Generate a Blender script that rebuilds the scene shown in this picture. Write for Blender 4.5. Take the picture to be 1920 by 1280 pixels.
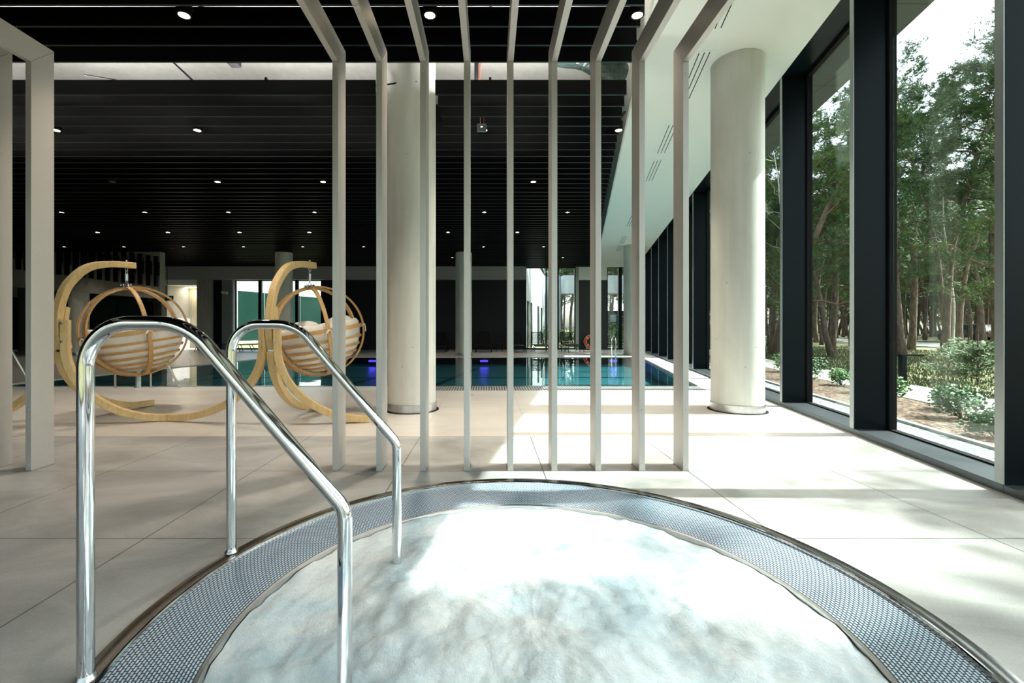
import bpy, bmesh, math, random
from mathutils import Vector, Matrix, noise as mnoise

sc = bpy.context.scene
for o in list(bpy.data.objects):
    bpy.data.objects.remove(o)
PI = math.pi
S, C = math.sin, math.cos

# ------------------------------------------------------------------ camera
cam_d = bpy.data.cameras.new('camera')
cam = bpy.data.objects.new('camera', cam_d)
sc.collection.objects.link(cam)
cam.location = (0, 0, 1.2)
cam.rotation_euler = (PI / 2, 0, 0)
cam_d.sensor_width = 36
cam_d.lens = 16.0
cam_d.shift_x = 43 / 1920
cam_d.shift_y = -28 / 1920
cam_d.clip_start = 0.05
cam_d.clip_end = 500
sc.camera = cam
# ------------------------------------------------------------------ exposure
sc.view_settings.view_transform = 'Standard'
sc.view_settings.look = 'None'
sc.view_settings.exposure = 0.5
sc.view_settings.gamma = 1
sc.view_settings.use_curve_mapping = False
# ------------------------------------------------------------------ sky and sun
W = bpy.data.worlds.new('sky'); sc.world = W; W.use_nodes = True
nt = W.node_tree; nt.nodes.clear()
sky = nt.nodes.new('ShaderNodeTexSky'); sky.sky_type = 'NISHITA'
sky.sun_disc = False; sky.sun_elevation = math.radians(45); sky.sun_rotation = math.radians(90)
sky.air_density = 1.0; sky.dust_density = 3.0; sky.ozone_density = 1.0
hs = nt.nodes.new('ShaderNodeHueSaturation'); hs.inputs['Saturation'].default_value = 0.45
bg = nt.nodes.new('ShaderNodeBackground'); bg.inputs['Strength'].default_value = 0.52
ow = nt.nodes.new('ShaderNodeOutputWorld')
nt.links.new(sky.outputs[0], hs.inputs['Color']); nt.links.new(hs.outputs[0], bg.inputs['Color']); nt.links.new(bg.outputs[0], ow.inputs['Surface'])
SUNDIR = Vector((-1.0, 0.01, -1.02)).normalized()
sd = bpy.data.lights.new('sun', 'SUN'); sd.energy = 9.5; sd.angle = math.radians(0.53); sd.color = (1.0, 0.985, 0.955)
sun = bpy.data.objects.new('sun', sd); sc.collection.objects.link(sun)
sun.rotation_euler = SUNDIR.to_track_quat('-Z', 'Y').to_euler()
sun.location = (20, 5, 22)
sc.cycles.max_bounces = 12
sc.cycles.diffuse_bounces = 6
sc.cycles.transparent_max_bounces = 24
sc.cycles.glossy_bounces = 6
sc.cycles.sample_clamp_indirect = 6
sc.cycles.caustics_reflective = False
sc.cycles.caustics_refractive = False
sc.cycles.use_denoising = True

# ------------------------------------------------------------------ helpers
COL = sc.collection

class MB:
    def __init__(s):
        s.v = []; s.f = []; s.uv = None
    def add(s, vs, fs):
        n = len(s.v); s.v += [tuple(p) for p in vs]; s.f += [tuple(i + n for i in f) for f in fs]
        return s
    def box(s, x0, x1, y0, y1, z0, z1):
        return s.add([(x0,y0,z0),(x1,y0,z0),(x1,y1,z0),(x0,y1,z0),(x0,y0,z1),(x1,y0,z1),(x1,y1,z1),(x0,y1,z1)],
                     [(0,3,2,1),(4,5,6,7),(0,1,5,4),(1,2,6,5),(2,3,7,6),(3,0,4,7)])
    def prism(s, poly, z0, z1):
        """poly: xy list; z0,z1 numbers or functions of (x,y)"""
        a = z0 if callable(z0) else (lambda x, y: z0); b = z1 if callable(z1) else (lambda x, y: z1)
        n = len(poly)
        vs = [(x, y, a(x, y)) for x, y in poly] + [(x, y, b(x, y)) for x, y in poly]
        fs = [tuple(reversed(range(n))), tuple(range(n, 2*n))] + [(i, (i+1) % n, n+(i+1) % n, n+i) for i in range(n)]
        return s.add(vs, fs)
    def tube(s, pts, r, n=8, caps=True, closed=False):
        pts = [Vector(p) for p in pts]; m = len(pts)
        rr = r if isinstance(r, (list, tuple)) else [r]*m
        vs = []; up = None
        for i, p in enumerate(pts):
            if closed: t = pts[(i+1) % m] - pts[(i-1) % m]
            else: t = pts[min(i+1, m-1)] - pts[max(i-1, 0)]
            if t.length < 1e-9: t = Vector((0,0,1))
            t.normalize()
            if up is None:
                up = Vector((0,0,1)) if abs(t.z) < .9 else Vector((1,0,0))
            a = t.cross(up)
            if a.length < 1e-6: a = t.orthogonal()
            a.normalize(); b = a.cross(t).normalized(); up = b
            for k in range(n):
                q = 2*PI*k/n
                vs.append(p + (a*C(q) + b*S(q))*rr[i])
        fs = []
        for i in range(m if closed else m-1):
            j = (i+1) % m
            for k in range(n):
                fs.append((i*n+k, i*n+(k+1) % n, j*n+(k+1) % n, j*n+k))
        if caps and not closed:
            fs.append(tuple(reversed(range(n)))); fs.append(tuple(range((m-1)*n, m*n)))
        return s.add(vs, fs)
    def ribbon(s, pts, side, w, t, closed=False, normals=None):
        """rectangular section swept along pts; w across 'side', t across the normal"""
        pts = [Vector(p) for p in pts]; m = len(pts); vs = []
        for i, p in enumerate(pts):
            if closed: d = pts[(i+1) % m] - pts[(i-1) % m]
            else: d = pts[min(i+1, m-1)] - pts[max(i-1, 0)]
            d.normalize()
            if normals: nn = Vector(normals[i]).normalized(); sd_ = nn.cross(d).normalized()
            else: sd_ = Vector(side).normalized(); nn = d.cross(sd_).normalized()
            for a, b in ((-1,-1),(1,-1),(1,1),(-1,1)):
                vs.append(p + sd_*a*w/2 + nn*b*t/2)
        fs = []
        for i in range(m if closed else m-1):
            j = (i+1) % m
            for k in range(4):
                fs.append((i*4+k, i*4+(k+1) % 4, j*4+(k+1) % 4, j*4+k))
        if not closed:
            fs.append((3,2,1,0)); fs.append(tuple(range((m-1)*4, m*4)))
        return s.add(vs, fs)
    def lathe(s, prof, n=48, c=(0,0,0)):
        """prof list of (r,z)"""
        vs = []; m = len(prof)
        for r, z in prof:
            for k in range(n):
                q = 2*PI*k/n; vs.append((c[0]+r*C(q), c[1]+r*S(q), c[2]+z))
        fs = [(i*n+k, i*n+(k+1) % n, (i+1)*n+(k+1) % n, (i+1)*n+k) for i in range(m-1) for k in range(n)]
        if prof[0][0] > 1e-6: pass
        return s.add(vs, fs)
    def cyl(s, p, r, z0, z1, n=24):
        return s.tube([(p[0],p[1],z0),(p[0],p[1],z1)], r, n)
    def build(s, name, m, parent=None, loc=None, smooth=False, bevel=0, auto=None):
        me = bpy.data.meshes.new(name)
        L = Vector(loc) if loc is not None else Vector((0,0,0))
        me.from_pydata([tuple(Vector(v) - L) for v in s.v], [], s.f)
        if m is not None: me.materials.append(m)
        bm = bmesh.new(); bm.from_mesh(me); bmesh.ops.recalc_face_normals(bm, faces=bm.faces); bm.to_mesh(me); bm.free()
        if smooth:
            me.polygons.foreach_set('use_smooth', [True]*len(me.polygons))
        o = bpy.data.objects.new(name, me); COL.objects.link(o)
        o.location = L
        if parent is not None: o.parent = parent
        if bevel:
            b = o.modifiers.new('bevel', 'BEVEL'); b.width = bevel; b.segments = 2; b.limit_method = 'ANGLE'; b.angle_limit = math.radians(40)
        if auto:
            me.set_sharp_from_angle(angle=math.radians(auto))
        return o

def tag(o, label=None, cat=None, group=None, kind=None):
    if label: o['label'] = label
    if cat: o['category'] = cat
    if group: o['group'] = group
    if kind: o['kind'] = kind
    return o

def thing(name, loc, label, cat, group=None, rz=0):
    o = bpy.data.objects.new(name, None); COL.objects.link(o)
    o.location = loc; o.rotation_euler = (0, 0, rz); o.empty_display_size = .1
    return tag(o, label, cat, group)

def struct(o, label=None):
    o['kind'] = 'structure'
    if label: o['label'] = label
    return o

KIDS = {}
def copy_tree(o, parent=None):
    c = o.copy(); COL.objects.link(c); c.parent = parent
    for ch in list(o.children): copy_tree(ch, c)
    return c

# ------------------------------------------------------------------ materials
def mat(name, col, rough=.5, metal=0, noise=None, bump=None, spec=None, coat=0, emit=None, trans=0, ior=None):
    """noise=(scale, amount, col2, detail); bump=(scale, strength, dist)"""
    m = bpy.data.materials.new(name); m.use_nodes = True
    nt = m.node_tree; p = nt.nodes['Principled BSDF']
    p.inputs['Base Color'].default_value = (*col, 1); p.inputs['Roughness'].default_value = rough; p.inputs['Metallic'].default_value = metal
    if spec is not None: p.inputs['Specular IOR Level'].default_value = spec
    if coat: p.inputs['Coat Weight'].default_value = coat
    if ior: p.inputs['IOR'].default_value = ior
    if emit: p.inputs['Emission Color'].default_value = (*emit[0], 1); p.inputs['Emission Strength'].default_value = emit[1]
    tc = nt.nodes.new('ShaderNodeTexCoord')
    if noise:
        n = nt.nodes.new('ShaderNodeTexNoise'); n.inputs['Scale'].default_value = noise[0]; n.inputs['Detail'].default_value = noise[3] if len(noise) > 3 else 6
        n.inputs['Roughness'].default_value = .62
        nt.links.new(tc.outputs['Object'], n.inputs['Vector'])
        r = nt.nodes.new('ShaderNodeValToRGB'); r.color_ramp.elements[0].position = .5 - noise[1]/2; r.color_ramp.elements[1].position = .5 + noise[1]/2
        r.color_ramp.elements[0].color = (*noise[2], 1); r.color_ramp.elements[1].color = (*col, 1)
        nt.links.new(n.outputs['Fac'], r.inputs[0]); nt.links.new(r.outputs[0], p.inputs['Base Color'])
    if bump:
        n = nt.nodes.new('ShaderNodeTexNoise'); n.inputs['Scale'].default_value = bump[0]; n.inputs['Detail'].default_value = 4
        nt.links.new(tc.outputs['Object'], n.inputs['Vector'])
        b = nt.nodes.new('ShaderNodeBump'); b.inputs['Strength'].default_value = bump[1]; b.inputs['Distance'].default_value = bump[2]
        nt.links.new(n.outputs['Fac'], b.inputs['Height']); nt.links.new(b.outputs[0], p.inputs['Normal'])
    return m

class N:
    """small node helper"""
    def __init__(s, m): s.nt = m.node_tree; s.p = s.nt.nodes.get('Principled BSDF')
    def new(s, t, **kw):
        n = s.nt.nodes.new('ShaderNode' + t)
        for k, v in kw.items():
            if hasattr(n, k) and not k.startswith('i_'): setattr(n, k, v)
        return n
    def link(s, a, b): s.nt.links.new(a, b)
    def mapping(s, loc=(0,0,0), rot=(0,0,0), scale=(1,1,1), src='Object'):
        tc = s.new('TexCoord'); mp = s.new('Mapping')
        mp.inputs['Location'].default_value = loc; mp.inputs['Rotation'].default_value = rot; mp.inputs['Scale'].default_value = scale
        s.link(tc.outputs[src], mp.inputs['Vector']); return mp.outputs[0]
    def mix(s, f, a, b, mode='MIX'):
        n = s.new('MixRGB'); n.blend_type = mode
        for i, v in enumerate((f, a, b)):
            if hasattr(v, 'is_linked') or hasattr(v, 'links'): s.link(v, n.inputs[i])
            elif isinstance(v, (int, float)): n.inputs[i].default_value = v if i == 0 else (v, v, v, 1)
            else: n.inputs[i].default_value = (*v, 1)
        return n.outputs[0]
    def ramp(s, f, stops):
        r = s.new('ValToRGB'); e = r.color_ramp.elements
        while len(e) < len(stops): e.new(.5)
        for i, (q, c) in enumerate(stops): e[i].position = q; e[i].color = (*c, 1)
        s.link(f, r.inputs[0]); return r.outputs[0]
    def noise(s, vec, scale, detail=5, rough=.6, dist=0):
        n = s.new('TexNoise'); n.inputs['Scale'].default_value = scale; n.inputs['Detail'].default_value = detail
        n.inputs['Roughness'].default_value = rough; n.inputs['Distortion'].default_value = dist
        s.link(vec, n.inputs['Vector']); return n.outputs['Fac']
    def bump(s, h, strength, dist):
        b = s.new('Bump'); b.inputs['Strength'].default_value = strength; b.inputs['Distance'].default_value = dist
        s.link(h, b.inputs['Height']); s.link(b.outputs[0], s.p.inputs['Normal'])

def tile_mat(name, c1, c2, joint, size, off, noise_c, rough, mort=.004):
    m = mat(name, c1, rough); n = N(m)
    v = n.mapping(loc=(-off[0], -off[1], 0))
    b = n.new('TexBrick'); b.offset = 0; b.squash = 1
    b.inputs['Scale'].default_value = 1; b.inputs['Brick Width'].default_value = size[0]; b.inputs['Row Height'].default_value = size[1]
    b.inputs['Mortar Size'].default_value = mort; b.inputs['Mortar Smooth'].default_value = 0
    b.inputs['Color1'].default_value = (*c1, 1); b.inputs['Color2'].default_value = (*c2, 1); b.inputs['Mortar'].default_value = (*joint, 1)
    n.link(v, b.inputs['Vector'])
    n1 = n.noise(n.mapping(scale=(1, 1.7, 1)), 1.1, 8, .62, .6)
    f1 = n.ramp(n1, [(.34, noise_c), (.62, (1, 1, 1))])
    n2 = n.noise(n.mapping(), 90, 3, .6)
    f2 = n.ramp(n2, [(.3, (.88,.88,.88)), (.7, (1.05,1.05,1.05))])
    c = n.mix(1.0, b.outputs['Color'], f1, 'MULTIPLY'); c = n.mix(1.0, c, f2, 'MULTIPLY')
    n.link(c, n.p.inputs['Base Color'])
    n3 = n.noise(n.mapping(), 2.2, 4)
    rr = n.new('MapRange'); rr.inputs['To Min'].default_value = rough - .1; rr.inputs['To Max'].default_value = rough + .14
    n.link(n3, rr.inputs['Value']); n.link(rr.outputs[0], n.p.inputs['Roughness'])
    n.bump(n2, .12, .001)
    return m

M = {}
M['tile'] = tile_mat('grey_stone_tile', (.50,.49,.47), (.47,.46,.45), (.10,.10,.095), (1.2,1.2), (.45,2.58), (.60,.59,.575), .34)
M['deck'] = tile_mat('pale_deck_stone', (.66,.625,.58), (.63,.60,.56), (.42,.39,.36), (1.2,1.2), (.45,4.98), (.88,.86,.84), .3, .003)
M['deck_edge'] = mat('white_pool_stone', (.74,.74,.72), .35, noise=(3, .5, (.66,.66,.65)))
M['concrete'] = mat('smooth_concrete', (.60,.60,.565), .55)
def conc(m, base, dark, vs=.35):
    n = N(m)
    a = n.noise(n.mapping(scale=(1,1,vs)), 1.6, 8, .65, .5)
    c = n.ramp(a, [(.3, dark), (.65, base)])
    b = n.noise(n.mapping(scale=(3,3,.25)), 3.0, 4, .6)
    c = n.mix(1.0, c, n.ramp(b, [(.35, (.92,.92,.9)), (.6, (1,1,1))]), 'MULTIPLY')
    vo = n.new('TexVoronoi'); vo.inputs['Scale'].default_value = 4.2; n.link(n.mapping(), vo.inputs['Vector'])
    pit = n.ramp(vo.outputs['Distance'], [(.028, (.45,.44,.42)), (.045, (1,1,1))])
    c = n.mix(1.0, c, pit, 'MULTIPLY')
    n.link(c, n.p.inputs['Base Color'])
    n.bump(n.noise(n.mapping(), 40, 4), .12, .004)
conc(M['concrete'], (.64,.64,.60), (.53,.53,.49))
M['conc_dark'] = mat('raw_concrete', (.34,.34,.32), .7); conc(M['conc_dark'], (.36,.36,.34), (.26,.26,.245))
M['slab'] = mat('white_slab', (.78,.77,.73), .7); conc(M['slab'], (.80,.79,.76), (.70,.69,.65))
M['white'] = mat('white_plaster', (.80,.83,.80), .6, noise=(.4, .6, (.77,.80,.77)))
M['extwhite'] = mat('exterior_render', (.50,.54,.54), .7, noise=(.5,.6,(.45,.49,.49)))
M['greyband'] = mat('grey_bulkhead', (.34,.34,.36), .6, noise=(.5,.5,(.31,.31,.33)))
M['black'] = mat('black_slat_paint', (.0025,.0025,.003), .5, noise=(2,.5,(.002,.002,.0025)), spec=.12)
M['slatedge'] = mat('slat_edge_lit', (.016,.020,.022), .35, noise=(2,.5,(.012,.016,.018)), spec=.4)  # light on the slat undersides put into a paler edge colour
M['blackmatt'] = mat('black_matt', (.004,.004,.0045), .7, spec=.2)
M['panel'] = mat('charcoal_panel', (.009,.0095,.014), .4, noise=(.8,.5,(.006,.0065,.010)), spec=.25)
M['fin'] = mat('anthracite_aluminium', (.003,.0065,.009), .30, metal=.0, noise=(1.5,.5,(.0025,.005,.007)), spec=.12)
M['finedge'] = mat('sheen_grey_metal', (.36,.38,.37), .38, metal=.7)  # fins' own finish, reflected light put into a paler grey; also the far frame
M['sill'] = mat('grey_metal_sill', (.12,.135,.145), .38, metal=.6, noise=(3,.5,(.09,.10,.11)))
M['portal'] = mat('champagne_anodised_aluminium', (.56,.525,.49), .42, metal=.45, noise=(60,.5,(.52,.49,.46)), bump=(400,.05,.0005))
M['chrome'] = mat('polished_steel', (.80,.80,.80), .055, metal=1, noise=(18,.4,(.70,.70,.70)), bump=(3,.02,.004))
M['steel'] = mat('brushed_steel', (.55,.55,.54), .28, metal=1, noise=(20,.5,(.45,.45,.44)))
M['rim'] = mat('dark_worn_steel', (.36,.345,.32), .24, metal=1, noise=(9,.5,(.22,.20,.18)))
M['bolt'] = mat('zinc_bolt', (.62,.66,.70), .3, metal=1, noise=(50,.4,(.5,.52,.55)))
def wood_mat(name, a, b, rough=.42):
    m = mat(name, a, rough); n = N(m)
    v = n.mapping(scale=(7, 7, 1.3))
    w = n.noise(v, 3.5, 6, .6, 1.2)
    w2 = n.noise(n.mapping(scale=(26,26,4)), 4, 3, .6, .4)
    c = n.ramp(w, [(.32, b), (.62, a)])
    c = n.mix(1.0, c, n.ramp(w2, [(.35,(.86,.84,.80)),(.6,(1,1,1))]), 'MULTIPLY')
    n.link(c, n.p.inputs['Base Color']); n.bump(w2, .1, .002)
    return m
M['stand'] = wood_mat('pale_laminated_spruce', (.72,.53,.26), (.60,.41,.18))
M['hoop'] = wood_mat('honey_bentwood', (.62,.385,.15), (.48,.275,.10))
M['fabric'] = mat('cream_canvas', (.86,.83,.78), .9, noise=(14,.5,(.82,.79,.74)), bump=(9,.5,.02))
M['tie'] = mat('white_cotton_tie', (.85,.83,.80), .9, noise=(30,.4,(.8,.78,.75)))
M['led'] = mat('warm_lamp_lens', (1,.9,.75), .3, emit=((1,.80,.52), 14), noise=(5,.3,(1,.88,.7)))
M['uplens'] = mat('fill_batten_diffuser', (1,1,.95), .4, emit=((1,.99,.93), 6), noise=(5,.3,(1,1,.94)))
M['ledoff'] = mat('unlit_lamp_lens', (.25,.25,.26), .3, noise=(5,.3,(.2,.2,.2)))
M['blueled'] = mat('blue_pool_lamp_lens', (.2,.15,.9), .3, emit=((.12,.05,1), 4), noise=(5,.3,(.2,.15,.8)))
M['rattan'] = mat('black_sling_mesh', (.003,.0035,.0035), .6, noise=(60,.4,(.005,.0055,.0055)), spec=.2)
M['orange'] = mat('orange_vinyl', (.82,.10,.02), .45, noise=(8,.4,(.75,.08,.015)))
M['ropew'] = mat('white_rope', (.8,.8,.78), .8, noise=(30,.4,(.7,.7,.68)))
M['green_sign'] = mat('dark_exit_sign', (.012,.035,.02), .5, noise=(9,.3,(.01,.03,.018)))
M['sign_mark'] = mat('pale_sign_mark', (.5,.6,.5), .5, noise=(9,.3,(.45,.55,.45)))
M['red'] = mat('red_cable', (.55,.03,.015), .5, noise=(9,.3,(.5,.025,.01)))
M['foil'] = mat('dark_foil_duct', (.035,.055,.05), .35, metal=.3, noise=(9,.5,(.02,.035,.03)), bump=(14,.6,.03))
M['teal_tile'] = mat('pool_steel_lining', (.10,.34,.33), .4)
n = N(M['teal_tile'])
b = n.new('TexBrick'); b.offset = 0; b.inputs['Scale'].default_value = 1; b.inputs['Brick Width'].default_value = .12; b.inputs['Row Height'].default_value = .12
b.inputs['Mortar Size'].default_value = .008; b.inputs['Color1'].default_value = (.13,.33,.35,1); b.inputs['Color2'].default_value = (.12,.31,.33,1); b.inputs['Mortar'].default_value = (.09,.26,.28,1)
n.link(n.mapping(), b.inputs['Vector']); n.link(b.outputs['Color'], n.p.inputs['Base Color'])
M['lane'] = mat('dark_pool_line', (.02,.07,.08), .5, noise=(4,.4,(.018,.06,.07)))

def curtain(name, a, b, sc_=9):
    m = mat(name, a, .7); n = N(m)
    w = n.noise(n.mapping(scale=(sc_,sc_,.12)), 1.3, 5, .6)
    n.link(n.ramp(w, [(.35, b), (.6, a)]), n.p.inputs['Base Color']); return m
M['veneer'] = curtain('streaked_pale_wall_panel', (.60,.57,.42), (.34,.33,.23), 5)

def glass_mat(name, tint, refl=1.0, ior=1.45, rough=0.0):
    m = bpy.data.materials.new(name); m.use_nodes = True; nt = m.node_tree; nt.nodes.clear()
    o = nt.nodes.new('ShaderNodeOutputMaterial'); mx = nt.nodes.new('ShaderNodeMixShader')
    t = nt.nodes.new('ShaderNodeBsdfTransparent'); t.inputs[0].default_value = (*tint, 1)
    g = nt.nodes.new('ShaderNodeBsdfGlossy'); g.inputs['Roughness'].default_value = rough; g.inputs[0].default_value = (refl, refl, refl, 1)
    lw = nt.nodes.new('ShaderNodeLayerWeight'); lw.inputs['Blend'].default_value = .5
    pw = nt.nodes.new('ShaderNodeMath'); pw.operation = 'POWER'; pw.inputs[1].default_value = 5
    f0 = ((ior-1)/(ior+1))**2
    f = nt.nodes.new('ShaderNodeMath'); f.operation = 'MULTIPLY_ADD'; f.inputs[1].default_value = 1-f0; f.inputs[2].default_value = f0
    nt.links.new(lw.outputs['Facing'], pw.inputs[0]); nt.links.new(pw.outputs[0], f.inputs[0])
    nt.links.new(f.outputs[0], mx.inputs[0]); nt.links.new(t.outputs[0], mx.inputs[1]); nt.links.new(g.outputs[0], mx.inputs[2]); nt.links.new(mx.outputs[0], o.inputs[0])
    return m, f, g
M['glass'], _, _ = glass_mat('window_glass', (.885,.95,.925), 1.0, 1.42)
M['darkglass'] = mat('dark_green_window_glass', (.006,.022,.018), .12, spec=.35, noise=(.3,.4,(.012,.036,.028)))
M['railglass'], _, _ = glass_mat('rail_glass', (.80,.90,.86), .9, 1.45)
M['water'], _, g_ = glass_mat('pool_water', (.58,.84,.88), .95, 1.33)
nt = M['water'].node_tree
tcn = nt.nodes.new('ShaderNodeTexCoord'); nz = nt.nodes.new('ShaderNodeTexNoise'); nz.inputs['Scale'].default_value = 2.2; nz.inputs['Detail'].default_value = 2
bp = nt.nodes.new('ShaderNodeBump'); bp.inputs['Strength'].default_value = .06; bp.inputs['Distance'].default_value = .02
nt.links.new(tcn.outputs['Object'], nz.inputs['Vector']); nt.links.new(nz.outputs['Fac'], bp.inputs['Height']); nt.links.new(bp.outputs[0], g_.inputs['Normal'])

# foamy whirlpool water
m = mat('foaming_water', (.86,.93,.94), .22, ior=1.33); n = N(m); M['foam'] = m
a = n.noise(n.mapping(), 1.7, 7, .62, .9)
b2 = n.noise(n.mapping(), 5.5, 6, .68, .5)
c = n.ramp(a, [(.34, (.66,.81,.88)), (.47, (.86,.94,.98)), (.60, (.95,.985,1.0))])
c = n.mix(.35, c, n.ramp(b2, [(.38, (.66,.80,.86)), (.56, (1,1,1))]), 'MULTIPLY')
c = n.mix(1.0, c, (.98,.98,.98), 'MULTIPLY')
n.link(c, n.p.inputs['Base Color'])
f1 = n.noise(n.mapping(), 38, 6, .8); n.bump(f1, .6, .022)
n.p.inputs['Subsurface Weight'].default_value = 0

# woven overflow grating, UV in metres
m = mat('woven_overflow_grating', (.40,.50,.60), .35); n = N(m); M['grate'] = m
b = n.new('TexBrick'); b.offset = .5; b.inputs['Scale'].default_value = 1; b.inputs['Brick Width'].default_value = .0235; b.inputs['Row Height'].default_value = .0115
b.inputs['Mortar Size'].default_value = .0027; b.inputs['Mortar Smooth'].default_value = .3
b.inputs['Color1'].default_value = (.56,.67,.78,1); b.inputs['Color2'].default_value = (.50,.62,.74,1); b.inputs['Mortar'].default_value = (.004,.014,.03,1)
n.link(n.mapping(src='UV'), b.inputs['Vector']); n.link(b.outputs['Color'], n.p.inputs['Base Color'])
n.bump(b.outputs['Fac'], -.6, .003)
m = mat('pool_overflow_grating', (.40,.42,.42), .4); n = N(m); M['grate2'] = m
b = n.new('TexBrick'); b.offset = 0; b.inputs['Scale'].default_value = 1; b.inputs['Brick Width'].default_value = .05; b.inputs['Row Height'].default_value = .19
b.inputs['Mortar Size'].default_value = .012; b.inputs['Color1'].default_value = (.5,.5,.49,1); b.inputs['Color2'].default_value = (.46,.46,.45,1); b.inputs['Mortar'].default_value = (.03,.035,.04,1)
n.link(n.mapping(loc=(0,-8.62,0)), b.inputs['Vector']); n.link(b.outputs['Color'], n.p.inputs['Base Color'])
# nature
M['bark'] = mat('pine_bark', (.16,.115,.085), .9, bump=(12,.8,.04)); n = N(M['bark'])
w = n.noise(n.mapping(scale=(1,1,.3)), 9, 5); n.link(n.ramp(w, [(.35,(.07,.052,.042)),(.65,(.20,.145,.105))]), n.p.inputs['Base Color'])
M['bark2'] = mat('orange_pine_bark', (.24,.155,.105), .85, noise=(7,.5,(.13,.09,.065)), bump=(14,.6,.03))
M['birch'] = mat('pale_birch_bark', (.55,.53,.48), .8, noise=(6,.4,(.30,.27,.23)))
M['needle'] = mat('pine_needles', (.085,.15,.045), .6, noise=(.9,.5,(.05,.105,.04)))
M['needle2'] = mat('light_pine_needles', (.16,.23,.07), .6, noise=(.9,.5,(.08,.15,.05)))
M['leaf'] = mat('glossy_shrub_leaves', (.12,.24,.05), .6, noise=(4,.5,(.06,.14,.035)), spec=.3)
M['leaf2'] = mat('dark_shrub_leaves', (.06,.15,.04), .6, noise=(4,.5,(.035,.09,.03)), spec=.3)
M['ground'] = mat('forest_floor', (.20,.19,.09), .95, bump=(6,.8,.08)); n = N(M['ground'])
a = n.noise(n.mapping(), .35, 8, .7); b3 = n.noise(n.mapping(), 4, 6, .7)
c = n.ramp(a, [(.32,(.10,.115,.035)),(.48,(.17,.17,.07)),(.62,(.38,.33,.23))])
n.link(n.mix(1.0, c, n.ramp(b3, [(.3,(.6,.6,.55)),(.65,(1.15,1.15,1.1))]), 'MULTIPLY'), n.p.inputs['Base Color'])
M['mulch'] = mat('bark_mulch', (.30,.20,.13), .95, noise=(17,.16,(.045,.03,.022),5), bump=(22,1,.06))
M['path'] = mat('pale_paving_path', (.60,.58,.50), .8, noise=(2,.5,(.52,.50,.43)))
M['road'] = mat('sandy_road', (.52,.51,.47), .9, noise=(.5,.4,(.44,.42,.37)))
m = mat('grey_gravel', (.52,.54,.53), .8); n = N(m); M['gravel'] = m
vo = n.new('TexVoronoi'); vo.inputs['Scale'].default_value = 24; n.link(n.mapping(), vo.inputs['Vector'])
n.link(n.ramp(vo.outputs['Distance'], [(.15,(.62,.64,.63)),(.55,(.16,.165,.165))]), n.p.inputs['Base Color']); n.bump(vo.outputs['Distance'], -1, .03)
M['soffit_ext'] = mat('dark_metal_soffit', (.055,.07,.065), .5); n = N(M['soffit_ext'])
b = n.new('TexBrick'); b.offset = 0; b.inputs['Scale'].default_value = 1; b.inputs['Brick Width'].default_value = .6; b.inputs['Row Height'].default_value = 1.8356
b.inputs['Mortar Size'].default_value = .008; b.inputs['Color1'].default_value = (.06,.075,.07,1); b.inputs['Color2'].default_value = (.055,.07,.066,1); b.inputs['Mortar'].default_value = (.004,.005,.005,1)
n.link(n.mapping(), b.inputs['Vector']); n.link(b.outputs['Color'], n.p.inputs['Base Color'])
M['carpaint'] = mat('dark_car_paint', (.02,.025,.03), .25, coat=.5, noise=(1,.4,(.015,.02,.025)))
M['redcar'] = mat('dark_red_tail', (.2,.02,.015), .3, noise=(2,.4,(.15,.015,.01)))
M['kerb'] = mat('pale_kerb', (.55,.56,.54), .8, noise=(5,.4,(.48,.49,.47)))

# ------------------------------------------------------------------ plan constants
K = .2                              # the glazed wall runs along (K, 1)
ANG = -math.atan(K)
def FX(a, y): return a + K*y
def ZS(y): return 5.17 - .028*y     # height of the white soffit
CX, CY, R = .2, 1.93, 1.63          # whirlpool
WLEFT = -23.0; YB = -5.0; YF = 23.8

def sheet(outer, holes, z, thick, name, m):
    bm = bmesh.new(); edges = []
    for loop in [outer] + holes:
        vs = [bm.verts.new((x, y, z)) for x, y in loop]
        edges += [bm.edges.new((vs[i], vs[(i+1) % len(vs)])) for i in range(len(vs))]
    bmesh.ops.triangle_fill(bm, use_beauty=True, edges=edges, normal=(0,0,1))
    for f in bm.faces:
        if f.normal.z < 0: f.normal_flip()
    if thick:
        r = bmesh.ops.extrude_face_region(bm, geom=list(bm.faces))
        for e in r['geom']:
            if isinstance(e, bmesh.types.BMVert): e.co.z -= thick
        bmesh.ops.recalc_face_normals(bm, faces=bm.faces)
    me = bpy.data.meshes.new(name); bm.to_mesh(me); bm.free(); me.materials.append(m)
    o = bpy.data.objects.new(name, me); COL.objects.link(o); return o

# ------------------------------------------------------------------ floors
circ = [(CX + (R-.01)*C(2*PI*i/128), CY + (R-.01)*S(2*PI*i/128)) for i in range(128)]
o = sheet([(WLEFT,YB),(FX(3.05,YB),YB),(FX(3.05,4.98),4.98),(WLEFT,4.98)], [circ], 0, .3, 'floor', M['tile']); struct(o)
PN, PF = 8.55, 17.96                 # pool near / far edge (gutter line)
PR = 2.28; PL = -12.0
pool = [(FX(PL,PN),PN),(FX(PR,PN),PN),(FX(PR,PF+.0),PF),(FX(PL,PF),PF)]
o = sheet([(WLEFT,4.98),(FX(3.05,4.98),4.98),(FX(3.05,YF+1),YF+1),(WLEFT,YF+1)], [pool], 0, .3, 'floor', M['deck']); struct(o)

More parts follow.
